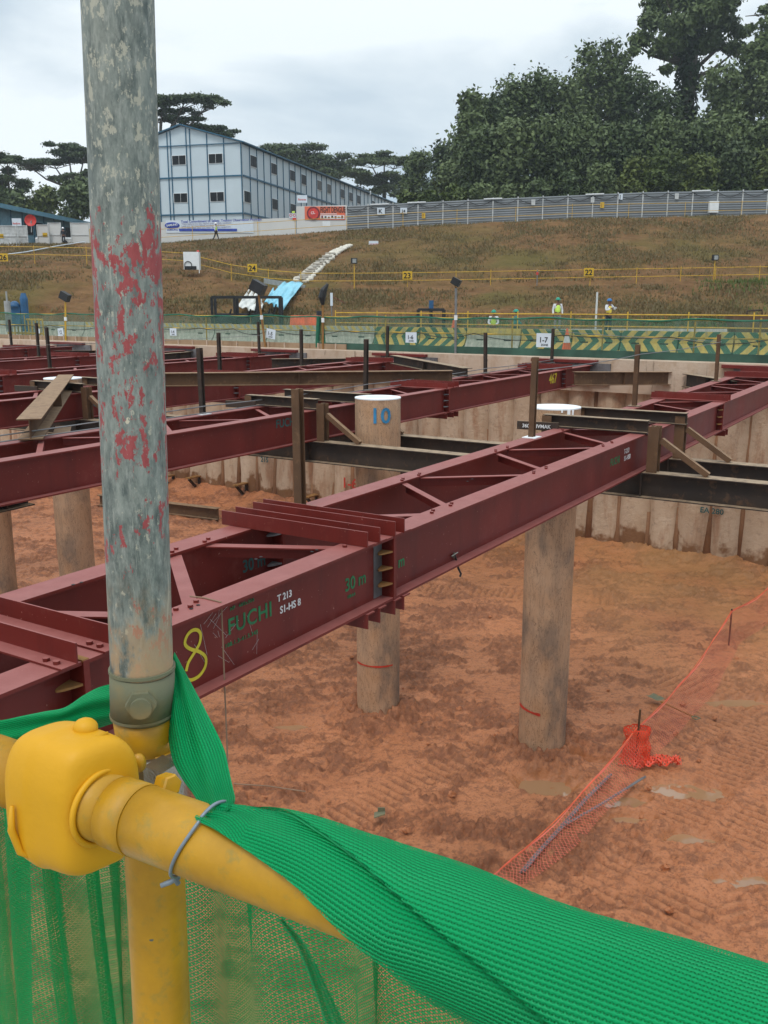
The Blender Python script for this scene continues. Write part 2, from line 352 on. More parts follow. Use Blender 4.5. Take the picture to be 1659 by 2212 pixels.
M = dict(
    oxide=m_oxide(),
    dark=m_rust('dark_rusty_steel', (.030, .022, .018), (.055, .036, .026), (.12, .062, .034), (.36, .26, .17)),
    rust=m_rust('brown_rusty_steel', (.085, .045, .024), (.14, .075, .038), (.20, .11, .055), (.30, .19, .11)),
    weld=m_rust('sooty_weld_steel', (.10, .09, .09), (.20, .20, .21), (.04, .035, .035)),
    orangerust=m_rust('orange_rust', (.22, .10, .03), (.33, .17, .05), (.14, .07, .03)),
    jsoil=m_rust('joint_soil', (.20, .095, .045), (.26, .13, .065), (.15, .075, .04)), pile=m_pile(), secant=m_secant(), mud=m_mud(), bank=m_bank(), galv=m_galv(), yellow=m_yellow(),
    cap=m_concrete('capping_concrete', (.47, .35, .26), (.56, .44, .34), (.38, .25, .16), .5),
    form=m_concrete('formwork_concrete', (.30, .20, .12), (.38, .26, .17), (.2, .12, .07)),
    slab=m_concrete('road_concrete', (.33, .31, .27), (.40, .37, .32), (.28, .22, .16), 1),
    white=plain('white_paint', (.72, .74, .74), .5, var=.06), lime=plain('white_lime_top', (.85, .87, .88), .6, var=.04),
    ymet=plain('yellow_rail_paint', (.55, .33, .03), .5), orange=plain('orange_plastic', (.75, .12, .04), .4),
    clad=plain('pale_blue_cladding', (.52, .60, .64), .5, var=.05, sc=.3), blue=plain('blue_trim', (.02, .10, .17), .45, var=.2),
    glass=plain('dark_window_glass', (.010, .012, .014), .45, var=.3, spec=.2), blind=plain('grey_window_blind', (.12, .12, .11), .6),
    hoard=plain('grey_hoarding_sheet', (.17, .185, .195), .5, var=.12, sc=.5), hpost=plain('pale_steel_post', (.5, .51, .5), .5),
    hwhite=plain('white_hoarding_board', (.60, .595, .57), .6, var=.06, sc=.4), roofb=plain('blue_roof_sheet', (.10, .24, .32), .45, var=.12),
    wallb=plain('blue_cabin_wall', (.14, .27, .34), .6, var=.15), tarpb=plain('light_blue_tarpaulin', (.22, .55, .68), .45, var=.12, sc=.8, bump=.05),
    tarpw=plain('white_tarpaulin', (.66, .66, .62), .5, var=.08, sc=.8, bump=.05), bag=plain('white_sandbag', (.62, .58, .50), .85, var=.2, sc=2),
    black=plain('black_plastic', (.012, .012, .013), .5), cover=plain('yellow_rubber', (.66, .33, .006), .55, var=.05, sc=14, bump=.0004),
    zinc=m_rust('dirty_zinc', (.13, .14, .09), (.24, .22, .13), (.34, .20, .06)), chrome=plain('dull_plated_steel', (.30, .28, .24), .25, .8, sc=14, bump=.0008),
    toe=plain('dull_green_net_skirt', (.035, .085, .06), .8, var=.4, sc=1.2), greenpipe=plain('green_net_rope', (.01, .13, .07), .6), wire=plain('grey_tie_wire', (.22, .26, .30), .4, .3, sc=40, bump=.0003),
    cable=plain('grey_steel_cable', (.20, .20, .20), .5, .3), twine=plain('brown_string', (.26, .17, .11), .8),
    skin=plain('skin', (.16, .075, .045), .55, var=.1), hivis=plain('lime_safety_vest', (.55, .78, .12), .6, var=.1), hivisy=plain('yellow_safety_vest', (.78, .60, .08), .6),
    shirtw=plain('white_shirt', (.65, .66, .68), .7), dk=plain('dark_cloth', (.02, .022, .03), .8), teal=plain('teal_shirt', (.03, .22, .2), .7), jeans=plain('grey_trousers', (.22, .21, .19), .8),
    helmg=plain('green_helmet', (.01, .26, .17), .35), helmb=plain('blue_helmet', (.02, .14, .36), .35), helmw=plain('white_helmet', (.8, .8, .8), .35),
    sign=plain('yellow_number_plate', (.62, .38, .02), .5, var=.08), paper=plain('white_paper_sign', (.62, .68, .74), .6, var=.04), ink=plain('black_ink', (.01, .01, .01), .6),
    green=plain('green_stencil_paint', (.015, .16, .06), .6, sc=9), yspray=plain('yellow_spray_paint', (.60, .50, .03), .6), wspray=plain('white_stencil_paint', (.66, .66, .66), .6),
    rspray=plain('red_spray_paint', (.50, .04, .02), .6), bspray=plain('blue_spray_paint', (.03, .19, .36), .6), dgreen=plain('dark_green_paint', (.02, .10, .10), .6),
    banner=plain('orange_banner', (.72, .16, .08), .5, var=.05), maroon=plain('maroon_print', (.16, .02, .03), .5), bluep=plain('blue_print', (.03, .06, .35), .5), greyp=plain('faded_print', (.33, .32, .42), .6),
    reds=plain('red_dish_paint', (.6, .05, .04), .5), bluem=plain('blue_machine_paint', (.02, .09, .2), .45), alum=plain('grey_galvanised_plate', (.3, .31, .3), .5, .2),
    bark=plain('tree_bark', (.075, .06, .045), .9, var=.3, sc=1.5, bump=.05), vine=m_leaf('dark_vine_leaf', (.016, .030, .012), (.028, .050, .016), (.05, .075, .025)),
    leafd=m_leaf('dark_forest_leaf', (.030, .050, .018), (.082, .120, .038), (.17, .21, .08), .16), leafo=m_leaf('olive_bush_leaf', (.05, .075, .015), (.085, .12, .025), (.14, .16, .04)),
    leafu=m_leaf('umbrella_tree_leaf', (.045, .070, .028), (.080, .115, .04), (.14, .17, .07)),
    grass=m_leaf('dry_grass_blades', (.15, .10, .045), (.13, .11, .038), (.22, .18, .08), .5), grassg=m_leaf('green_grass_blades', (.07, .10, .02), (.10, .14, .03), (.15, .17, .05)),
    knit=knit('green_knitted_net', .0023, .0034, .27, (.004, .52, .18)), knitin=plain('green_net_inner_layer', (.004, .28, .095), .7, var=.15, sc=40, bump=.001),
    sheer=knit('sheer_green_net', .0031, .0046, .125, (.02, .45, .12)),
    farnet=gauze('far_green_net', (.08, .175, .125), .38), omesh=m_cells('orange_mesh', (.80, .17, .11), .085, .05), omesh2=m_cells('orange_mesh_heap', (.80, .08, .035), .075, .17),
    ch0=m_chevron('chevron_paint', 0), ch1=m_chevron('chevron_paint_mirrored', 1), ch2=m_chevron('hatched_band_paint', 2), ch3=m_chevron('yellow_band_paint', 3), ch4=m_chevron('bare_barrier_concrete', 4),
)
_b = Bd('muddy_water'); M['water'] = _b.fin((.36, .20, .10), .06, 0, _b.noise(5, 3), .9, bdist=.002)

def text(body, p, size, xd, zd, mat, parent, name='lettering', ex=.0015, align='LEFT', sp=1.0, wid=None):
    c = bpy.data.curves.new(name, 'FONT'); c.body = body; c.size = size; c.extrude = ex; c.align_x = align; c.space_character = sp; c.resolution_u = 3; c.offset = size*.018
    o = bpy.data.objects.new('tmp', c); COL.objects.link(o); bpy.context.view_layer.update()
    me = bpy.data.meshes.new_from_object(o); bpy.data.objects.remove(o)
    if wid: k_ = wid/max(v.co.x for v in me.vertices); me.transform(Matrix.Diagonal((k_, 1, 1, 1)))
    xd = Vector(xd).normalized(); zd = Vector(zd); zd = (zd-xd*zd.dot(xd)).normalized(); nd = xd.cross(zd)
    m = Matrix((xd, zd, nd)).transposed().to_4x4(); m.translation = Vector(p)-rootloc(parent); me.transform(m)
    me.materials.clear(); me.materials.append(mat); q = bpy.data.objects.new(name, me); COL.objects.link(q); q.parent = parent; return q
def ribbon(pts, w, nrm, mat, parent, name, th=.002):    # painted stroke
    mb = MB(); nrm = Vector(nrm)
    for a, b in zip(pts[:-1], pts[1:]):
        d = (b-a).normalized(); s = d.cross(nrm).normalized()*w/2; e = d*w*.15
        mb.poly([a-e-s, b+e-s, b+e+s, a-e+s], th*(1+.2*random.random()), nrm)
    return mb.build(name, mat, parent)

# ================================================================== the setting
# pit wall line: y + .65 x = 36.83
WD = Vector((1, -.65, 0)).normalized(); WN = Vector((.65, 1, 0)).normalized(); W0 = Vector((0, 36.83, 0))
def wl(s, off=0, z=0): return W0+WD*s+WN*off+Z*z           # along the wall, off behind it
def ws(x, y, off, z):                                      # wall coordinate s seen at a pixel
    p = atPl(x, y, wl(0, off), WN); return (p-W0).dot(WD), p.z
def atW(x, y, off=0): return atPl(x, y, wl(0, off), WN)

# ---- pit floor
PIL = [(2, 15.85, 6.17, 'A'), (1, 15.62, 9.81, 'B'), (3, 15.6, 19.1, 'C'), (0, 14.3, 20.6, 'D')]
ny, nx = 860, 760
yy = 8.2*(50/8.2)**(np.linspace(0, 1, ny)); cc = np.linspace(-.82, .98, nx)
Yg = np.repeat(yy[:, None], nx, 1); Xg = cc[None, :]*Yg
lf = fbm(Xg*.28+3, Yg*.28, 4, 5); rough = np.clip((fbm(Xg*1.05+fbm(Xg*2, Yg*2, 3, 2)*1.3, Yg*1.5+9, 5, 11, .72)-.5)*7+.42, 0, 1)
rough *= 1-.6*np.clip((Xg-3.2)/2, 0, 1)*np.clip((18-Yg)/3, 0, 1)
clod = np.abs(fbm(Xg*3.1, Yg*3.1, 4, 21, .6)-.5)*2; fine = fbm(Xg*8, Yg*11, 3, 33, .65)
rid = fbm(Xg*1.4+Yg*.6, Yg*3.5, 4, 41, .6)
vfine = fbm(Xg*17, Yg*17, 2, 39, .6)
zz = (lf-.5)*.22+rough*(.20*(fbm(Xg*2.6, Yg*2.6, 4, 77, .6)-.45)+.26*(fine-.5)+.10*(clod-.2)+.15*(vfine-.5))+(rid-.5)*.09+(1-rough)*((fine-.5)*.035+(vfine-.5)*.018)
for k, a, p, _ in PIL:
    q = ap(a, p); d = np.hypot(Xg-q.x, Yg-q.y); g = np.exp(-((d-.55)/.38)**2); zz += g*(.15+.30*(fine-.3)); rough = np.maximum(rough, g)
# wheel-track treads and shallow puddles
def seg(p, q):
    px, py = q.x-p.x, q.y-p.y; l = math.hypot(px, py); t = ((Xg-p.x)*px+(Yg-p.y)*py)/l; s = ((Xg-p.x)*py-(Yg-p.y)*px)/l; return t, s, l
wet = np.zeros_like(zz)
for (p, q, wd) in ((at(1659, 1440, ZF), at(1430, 1560, ZF), .6), (at(1600, 1950, ZF), at(1400, 1800, ZF), .5), (at(980, 1640, ZF), at(760, 1760, ZF), .45), (at(1250, 1290, ZF), at(950, 1270, ZF), .6), (at(1700, 1530, ZF), at(1330, 1900, ZF), .55), (at(1700, 1700, ZF), at(1420, 2000, ZF), .5), (at(1560, 1560, ZF), at(1250, 1760, ZF), .3), (at(700, 1640, ZF), at(520, 1790, ZF), .5), (at(1500, 1480, ZF), at(1659, 1530, ZF), .6)):
    t, s, l = seg(p, q); m = np.clip(1-(np.abs(s)-wd*.7)/(wd*.3), 0, 1)*((t > -1) & (t < l+.5))*np.clip((fbm(Xg*1.2, Yg*1.2, 3, 55)-.3)*5, 0, 1)
    zz = zz*(1-m*.7)+m*(-.05+.06*np.clip(np.sin(t*2*math.pi/.2+s*1.5)*3, -1, 1)*.5); gv = np.clip(-np.sin(t*2*math.pi/.2+s*1.5)*2.5, 0, 1); rough = rough*(1-m*.75)+m*gv*.8; wet = np.maximum(wet, m*.35*(1-gv))  # grooves raise rough so the mud colour paints their shade dark
for (x, y, rx, ry) in ((1590, 1508, 1.0, .28), (1330, 1720, .55, .25), (1480, 1700, .7, .45), (1600, 1890, .42, .30), (1180, 1690, .8, .35), (1420, 1690, .5, .3), (1300, 1640, .5, .15), (640, 1560, .5, .2), (1350, 1760, .5, .2), (1500, 1800, .5, .22)):
    q = at(x, y, ZF); d = ((Xg-q.x)/rx)**2+((Yg-q.y)/ry)**2; d = d+(fbm(Xg*2.2, Yg*2.2, 3, 90)-.5)*2.2
    zz = np.where(d < 1.3, zz*(1-.75*np.clip(1.3-d, 0, 1)), zz)-np.clip(1.3-d, 0, 1)*.185; rough = rough*(1-.7*np.exp(-d/2)); wet = np.maximum(wet, np.clip(1.6-d, 0, 1)*.8)
wdist = -((Xg-W0.x)*WN.x+(Yg-W0.y)*WN.y)
zz += np.clip(1-wdist/1.6, 0, 1)**2*(.15+.4*fbm(Xg*.7, Yg*.7, 3, 63))
yel = np.clip((Xg-1)/6, 0, 1)*np.clip(1-wdist/13, 0, 1)*np.clip(fbm(Xg*.5, Yg*.5, 3, 71)*2-.3, 0, 1)
npmesh('pit_ground', np.stack([Xg, Yg, ZF+zz], 2), gridF(ny, nx), M['mud'], smooth=True, attr={'rough': rough.ravel(), 'wet': wet.ravel(), 'yellow': yel.ravel()}, kind='structure')
MB().add([(-14, 9, ZF-.15), (16, 9, ZF-.15), (16, 30, ZF-.15), (-14, 30, ZF-.15)], [(0, 1, 2, 3)]).build('puddle_water', M['water'], kind='structure')

# ---- ground beyond the pit: road, bank, plateau
BX = [-60, -31, -22, -6.5, 0, 30, 90]; BZ = [4.3, 4.1, 3.9, 2.6, 2.6, 3.1, 3.2]
CX_ = [-110, -42, -24, -4, 4, 20, 42, 120]; CZ = [7.3, 7.4, 7.4, 8.7, 9.2, 9.9, 10.3, 10.8]
def height(x, y):
    x = np.asarray(x, float); y = np.asarray(y, float)
    zb = np.interp(x, BX, BZ); zc = np.interp(x*100/np.maximum(y, 60)*1.0, CX_, CZ)
    t0 = np.clip((y-57)/(72-57), 0, 1); h = t0**1.15*zb
    t2 = np.clip((y-75)/(99-75), 0, 1); h = np.where(y > 75, zb+(zc-zb)*(t2**.95), h)
    t3 = np.clip((y-99)/6, 0, 1); h = np.where(y > 99, zc+t3*.3, h)
    t4 = np.clip((y-125)/60, 0, 1)*np.clip((x-5)/30, 0, 1); h = h+t4*4
    pit = ((x-W0.x)*WN.x+(y-W0.y)*WN.y)
    h = np.where(pit < 9, np.minimum(h, -.40+np.clip((pit-5)/4, 0, 1)*.34), h)
    return h
def hz(x, y): return float(height(x, y))
ny, nx = 330, 420
yy = 56.5+(190-56.5)*np.linspace(0, 1, ny)**1.5; cc = np.linspace(-1.05, 1.05, nx)
Yg = np.repeat(yy[:, None], nx, 1); Xg = cc[None, :]*(Yg+12)
H = height(Xg, Yg); bk = np.clip((Yg-57)/3, 0, 1)*np.clip((112-Yg)/8, 0, 1)
H = H+bk*((fbm(Xg*.35, Yg*.35, 4, 3)-.5)*.5+(fbm(Xg*1.7, Yg*1.7, 3, 8)-.5)*.22)
gr = np.clip((Xg-22)/16, 0, 1)*np.clip((72-Yg)/5, 0, 1)*np.clip(fbm(Xg*.2, Yg*.2, 4, 14)*2.6-.7, 0, 1)+np.clip(1-(Yg-57)/5, 0, 1)*np.clip((Xg-6)/15, 0, 1)*.5
gr = np.clip(gr+np.clip(fbm(Xg*.12, Yg*.12, 4, 19)*3-1.85, 0, .5), 0, 1)
npmesh('bank_ground', np.stack([Xg, Yg, H], 2), gridF(ny, nx), M['bank'], smooth=True, attr={'green': gr.ravel()}, kind='structure')
mb = MB(); c = [[wl(s, .9, -.36), wl(s, 5, -.36), wl(s, 9, 0)] for s in (-24, 45)]
mb.add([wl(-40, .9, -.36), c[1][0], c[1][1], wl(-40, 5, -.36), c[1][2], c[0][2], Vector((90, 57.5, 0)), Vector((-110, 57.5, 0)), wl(-40, 9, 0)], [(0, 1, 2, 3), (3, 2, 4, 8), (5, 4, 6, 7)])
mb.build('road', M['slab'], kind='structure')
MB().add([(-260, 186, 6), (260, 186, 6), (260, 300, 6), (-260, 300, 6)], [(0, 1, 2, 3)]).build('far_ground', M['bank'], kind='structure')
MB().box((0, -4, -.15), (30, 10.4, .3)).build('near_platform', M['slab'], kind='structure')
MB().box((0, .9, -3.8), (60, .6, 7)).build('near_pit_side', M['form'], kind='structure')

def hit(x, y):
    d = ray(x, y); lo, t = 58., 58.
    while t < 140:
        p = CAM+d*(t/d.y)
        if p.z < hz(p.x, p.y): return Vector((p.x, p.y, hz(p.x, p.y)))
        t += .15
    return p
# grass: blades over the bank
rng = np.random.default_rng(3)
def blades(n, x0, x1, y0, y1, h, mat, name, fil=None, seed=1):
    g = np.random.default_rng(seed); y = y0+(y1-y0)*g.random(n); x = (x0+(x1-x0)*g.random(n))*y/75
    if fil is not None: k = fil(x, y, g); x = x[k]; y = y[k]
    n = len(x); z = height(x, y)-.03; a = g.random(n)*6.28; hh = h*(.4+g.random(n)); w_ = .03+.06*g.random(n)
    dx = np.cos(a)*w_; dy = np.sin(a)*w_; lx = (g.random(n)-.5)*hh*.9; ly = (g.random(n)-.5)*hh*.9
    V = np.stack([np.stack([x-dx, y-dy, z], 1), np.stack([x+dx, y+dy, z], 1), np.stack([x+lx, y+ly, z+hh], 1)], 1)
    npmesh(name, V.reshape(-1, 3), np.arange(3*n).reshape(-1, 3), mat, kind='stuff', label='short dry grass growing over the brown bank' if 'dry' in name else 'greener grass low on the right of the bank', cat='grass')
blades(170000, -34, 34, 58, 106, .22, M['grass'], 'dry_grass', lambda x, y, g: (fbm(x*.3, y*.3, 3, 4) > .30+.35*g.random(len(x))) & ~((y > 71.5) & (y < 76)))
blades(40000, -33, 34, 57.5, 76, .34, M['grassg'], 'green_grass', lambda x, y, g: (np.clip((x-17)/16, 0, 1)*(fbm(x*.18, y*.18, 4, 14)) > .22+.3*g.random(len(x))) | ((y < 60) & (x > 4) & (g.random(len(x)) < .35)), seed=5)

# ---- pit wall: cap beam on bored piles
wall = thing('pit_retaining_wall', wl(0, 0, ZF), 'muddy concrete wall of contiguous bored piles under a pale capping beam round the pit', 'retaining wall')
mb = MB(); mb.bar(wl(-42, .32, -.91), wl(32, .32, -.91), 1.0, 1.1); mb.build('capping_beam', M['cap'], wall)
s = -26.; k = 0
while s < 18.2:
    g = random.Random(k); r = .60; vs = []; nr = 22
    c = wl(s+g.uniform(-.03, .03), .54+g.uniform(-.06, .06)); zs = np.linspace(ZF-.6, -1.46, 26); ph = g.random()*9; bulge = g.uniform(.01, .05)
    V = []
    for z in zs:
        for j in range(nr):
            t = math.pi*(1+j/(nr-1)); rr = r*(1+bulge*math.sin(z*1.9+ph)+.03*float(vn(np.array(t*3+k*7.), np.array(z*2.2), 5)-.5)*2+.015*float(vn(np.array(t*11+k*3.), np.array(z*7.), 9)))
            V.append(c+WD*math.cos(t)*rr+WN*math.sin(t)*rr+Z*z)
    npmesh('bored_pile', [tuple(v) for v in V], gridF(26, nr), M['secant'], wall, smooth=True)
    jc = wl(s+.5175, .22); hh = g.choice((.7, 1.1, 1.6, 2.4, 3.4, 5.2))*g.uniform(.8, 1.2); mb = MB(); pts = [jc+Z*(ZF-.2), jc+Z*(ZF+hh*.35), jc+Z*(ZF+hh)]; mb.tube(pts, [g.uniform(.12, .36), g.uniform(.09, .17), .07], 9); o_ = mb.build('joint_soil', M['jsoil'], wall, smooth=True)
    s += 1.035; k += 1
for (a, b) in ((-17.5, -2.5),):            # low timber shutter along the top at the left
    mb = MB(); mb.bar(wl(-30, .55, -.25), wl(-2.2, .55, -.25), .05, .22); mb.build('edge_shutter', M['form'], wall)
    mb = MB()
    for q in np.arange(-29.7, -2.3, .9): mb.bar(wl(q, .50, -.36), wl(q, .50, -.12), .05, .05, up=WD)
    mb.build('shutter_rib', M['cap'], wall)
for (x, y, t, hgt, mt) in ((1512, 1106, 'EA 280', .16, 'dgreen'),):
    p = atW(x, y, -.10)-Z*0; text(t, p-WN*.02, hgt/.62, WD, Z, M[mt], wall)
text('1-6', atW(738, 1052, -.10), .6, WD, Z, M['rspray'], wall); text('215', atW(563, 997, -.10), .3, WD, Z, M['dgreen'], wall)
for i, (x, y) in enumerate(((430, 1028), (532, 1043), (684, 1068), (374, 1026))):
    p = atW(x, y, -.08); mb = MB(); l = .75
    e = thing('wall_corbel', p-Z*.6, ['triangular rusty corbel on the pit wall tangled with netting', 'triangular rusty corbel on the pit wall, middle one beyond the muddy rotten pile joint', 'triangular rusty corbel on the pit wall, closest to the red spray writing', 'rusty corbel half hidden behind the big pole'][i], 'corbel', 'rusty corbels on the pit wall')
    mb.bar(p, p-WN*l, .28, .05); mb.build('corbel_plate', M['orangerust'], e)
    mb = MB(); mb.bar(p-Z*.02, p-Z*.75, .1, .1, up=WN); mb.build('corbel_upright', M['dark'], e)
    mb = MB(); mb.bar(p-WN*(l-.08)-Z*.05, p-Z*.72, .1, .1); mb.build('corbel_brace', M['dark'], e)
# stepped mud-caked ledge by pile 10
e = thing('stepped_ledge', atW(815, 1060, -.3)-Z*1.4, 'stepped rusty steel ledge caked in orange mud against the pit wall behind pile 10', 'ledge')
mb = MB(); p = atW(822, 1006, -.5); mb.bar(p-WD*.9, p+WD*1.9, .8, .06); q = atW(840, 1036, -.5); mb.bar(q-WD*.8, q+WD*1.9, .9, .06); mb.build('ledge_plate', M['orangerust'], e)
mb = MB(); mb.bar(p-WD*.5-Z*1.1+WN*.2, p+WD*1.9-Z*1.1+WN*.2, .5, 2.1); mb.build('ledge_backing', M['rust'], e)

# ================================================================== struts
ends = {}
def bolt(mb, p, r=.022, h=.022): mb.tube([p, p+Z*h], r, 6)
names = ['nearest', 'second', 'third', 'fourth', 'fifth', 'sixth']
SL = ['maroon twin-beam steel strut nearest the railing, marked with a yellow 8', 'maroon twin-beam strut second from the railing, passing just behind pile 10', 'maroon twin-beam strut third from the railing, in front of the left white-topped pile',
      'maroon twin-beam strut fourth from the railing, beyond the white-topped pile on the left', 'maroon twin-beam strut fifth from the railing, far left of the pit', 'maroon twin-beam strut sixth and farthest from the railing, ending at the far left wall']
def strut(i, p0):
    T = thing('steel_strut', ap(10, p0+.77, ZB), SL[i], 'steel strut', 'maroon struts across the pit')
    J = [-4, 3.43, 6.95, 20.4, 28.3, 30.95] if i == 0 else [-2, 7.0, 20.35, 28.3, 30.95]
    if i == 3: J = [2, 9, 17.2, 28.3, 30.95]
    if i >= 4: J = [8, 15, 21+i, 28.3, 30.95]
    for k in range(len(J)-1):
        for q in (.13, 1.40):
            wd = .26 if not (i == 0 and k == 0) else .25
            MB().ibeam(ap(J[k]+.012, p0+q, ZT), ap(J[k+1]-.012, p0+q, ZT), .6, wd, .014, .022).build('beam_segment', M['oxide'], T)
    for k in range(1, len(J)-1):
        for q in (.13, 1.40):
            mb = MB(); mb.bar(ap(J[k]-.022, p0+q, ZT-.3), ap(J[k]+.022, p0+q, ZT-.3), .27, .606); pl = mb.build('end_plate', M['oxide'], T)
            if i == 0 and k in (1, 2):
                mb = MB(); mb.bar(ap(J[k]-.024, p0+q, ZT+.002), ap(J[k]+.024, p0+q, ZT+.002), .26, .014); mb.build('weld_cap', M['orangerust'], pl)
        sides = (-1,) if not (i == 0 and k == 1) else (-1, 1)
        for q in (.13, 1.40):
            for j in range(3):
                mb = MB(); pts = []
                for sgn in ((-1, 1) if i == 0 else (-1,)):
                    zc = ZT-.6*(j+1)/4+.0; n = 9
                    pts = [ap(J[k]-.028, p0+q+sgn*.125, zc)]+[ap(J[k]-.03-.15*math.sin(math.pi*t/n), p0+q+sgn*(.008+.12*(1-t/n)), zc) for t in range(1, n)]+[ap(J[k]-.028, p0+q+sgn*.007, zc)]
                    if q < 1 or sgn < 0: mb.poly(pts, .014, Z)
                if mb.v: mb.build('stiffener', M['orangerust'] if (i == 0 and q < 1) else M['weld'], T)
        if i == 0 and k == 2:   # scorched bright patch on the web next to the joint
            mb = MB(); mb.bar(ap(J[k]-.17, p0+.13-.009, ZT-.3), ap(J[k]-.03, p0+.13-.009, ZT-.3), .003, .54); mb.build('scorched_web', M['weld'], T)
    # cross angles over joints
    ang = {0: ((3.30, 1), (3.62, 1), (6.52, -1), (6.72, -1), (6.98, -1), (7.14, -1), (20.6, 1), (20.85, 1), (27.9, 1), (28.2, 1), (30.2, 1))}.get(i, tuple((j+d_, 1) for j in J[1:-1] for d_ in (-.2, .15, .4)))
    for (a, s) in ang:
        prof = [(-.06*s, 0), (.06*s, 0), (.06*s, .012), (-.048*s, .012), (-.048*s, .135), (-.06*s, .135)]
        mb = MB(); mb.ext(prof, ap(a, p0+1.62, ZT+.003), ap(a, p0-.02, ZT+.003)); o = mb.build('cross_angle', M['oxide'], T)
        for pp in (.07, .16, 1.36, 1.46):
            if i == 0 and a < 10: mb = MB(); bolt(mb, ap(a-.02*s, p0+pp, ZT+.014)); mb.build('bolt', M['oxide'], o)
        mb = MB(); mb.ext([(b, -c) for b, c in prof[::-1]], ap(a, p0+1.6, ZB-.003), ap(a, p0-.02, ZB-.003)); 
        if a < 25: mb.build('cross_angle', M['oxide'], T)
    # lacing
    def lace(a0, a1, wdt=.085):
        A = ap(a0, p0+1.30, ZT-.03); B_ = ap(a1, p0+.22, ZT-.03)
        d = (A-B_).normalized(); mb = MB(); mb.ext([(-wdt/2, 0), (wdt/2, 0), (wdt/2, -.012), (-wdt/2+.012, -.012), (-wdt/2+.012, -.12), (-wdt/2, -.12)], A, B_); o = mb.build('lacing_bar', M['oxide'], T)
        if i == 0 and a0 < 16:
            for (aa, q) in ((a0-.03, 1.30), (a0+.06, 1.34), (a1+.03, .20), (a1-.07, .16)): mb = MB(); bolt(mb, ap(aa, p0+q, ZT), .02, .02); mb.build('bolt', M['oxide'], o)
    if i == 0:
        for a0, a1 in ((3.75, 4.35), (5.5, 4.55), (5.9, 6.45), (7.1, 8.0), (2.9, 2.0), (0.8, 1.7)): lace(a0, a1, .11)
        a = 8.4
        while a < 30: lace(a+.9, a); lace(a+1.3, a+2.2); a += 2.6
    else:
        a = 0.6 if i < 3 else 9.6
        while a < 30: lace(a+.9, a); lace(a+1.3, a+2.2); a += 2.6
    return T
P0 = [4.185, 10.69, 17.43, 23.64, 29.51, 36.9]
ST = [strut(i, p) for i, p in enumerate(P0)]
S0, S1 = ST[0], ST[1]
# writing on strut webs
def web(x, y, p): return atPl(x, y, ap(0, p-.0095), NN)
def wtxt(t, x, y, p, h, mat, T, sp=1.): return text(t, web(x, y, p), h/.70, U, Z, M[mat], T, sp=sp)
pw = P0[0]+.13
wtxt('FUCHI', 492, 1372, pw, .118, 'green', S0, 1.1); wtxt('HP  480x300', 497, 1320, pw, .028, 'green', S0, 1.3); wtxt('108.1.3-41.5.345', 486, 1401, pw, .032, 'green', S0, 1.2)
wtxt('T 213', 599, 1301, pw, .055, 'wspray', S0); wtxt('S1-HS 8', 605, 1326, pw, .058, 'wspray', S0)
wtxt('30 m', 745, 1279, pw, .115, 'green', S0); wtxt('109.4.4', 750, 1294, pw, .03, 'green', S0)
wtxt('20 m', 836, 1238, pw, .11, 'green', S0); wtxt('105.4.5', 834, 1258, pw, .03, 'green', S0)
wtxt('T-213', 1348, 981, pw, .075, 'wspray', S0); wtxt('S1-HS8', 1348, 996, pw, .075, 'wspray', S0); wtxt('FUCHI', 1318, 1008, pw, .11, 'green', S0)
text('30 m', atPl(524, 1238, ap(0, P0[0]+1.40-.01), NN), .17, U, Z, M['dgreen'], S0)
pts = [(1200, 1345), (1235, 1350), (1285, 1322), (1322, 1265), (1325, 1205), (1285, 1168), (1225, 1150), (1192, 1118), (1205, 1065), (1240, 1030), (1275, 1030), (1293, 1060), (1285, 1115), (1255, 1170), (1215, 1235), (1200, 1290)]
def smooth(pl, k=4):
    o = []
    for i in range(len(pl)-1):
        p0, p1, p2, p3 = (Vector(pl[max(i-1, 0)]), Vector(pl[i]), Vector(pl[i+1]), Vector(pl[min(i+2, len(pl)-1)]))
        for j in range(k): t = j/k; o.append(.5*((2*p1)+(p2-p0)*t+(2*p0-5*p1+4*p2-p3)*t*t+(3*p1-p0-3*p2+p3)*t**3))
    return o+[Vector(pl[-1])]
ribbon([web(q[0]*.335, 1016.5+q[1]*.335, pw) for q in smooth(pts)], .025, -NN, M['yspray'], S0, 'spray_number')
text('FUCHI', web(596, 925, P0[1]+.13), .22, U, Z, M['dgreen'], S1); text('T 213', web(640, 914, P0[1]+.13), .10, U, Z, M['wspray'], S1); text('467', web(1186, 829, P0[1]+.13), .42, U, Z, M['yspray'], S1)
text('T 213', web(217, 806, P0[3]+.13), .2, U, Z, M['wspray'], ST[3]); text('S1-HS5', web(217, 814, P0[3]+.13), .16, U, Z, M['wspray'], ST[3]); text('FUCHI', web(180, 882, P0[2]+.13), .25, U, Z, M['dgreen'], ST[2])
for (x, y) in ((413, 1315), (428, 1307), (553, 1208), (564, 1203), (674, 1192), (684, 1188), (158, 1263), (176, 1258), (1010, 1040), (1020, 1035)):
    q = at(x, y, ZT+.002); mb = MB(); mb.tube([q, q+Z*.0025], .014, 12); mb.build('bolt_hole', M['black'], S0)
for k in range(16):
    x, y = random.uniform(440, 560), random.uniform(1330, 1450); a = web(x, y, pw); an = random.uniform(.3, 2.6); ribbon([a, a+(U*math.cos(an)+Z*math.sin(an))*random.uniform(.05, .25)], .0016, -NN, M['hpost'], S0, 'paint_scratch', .0006)
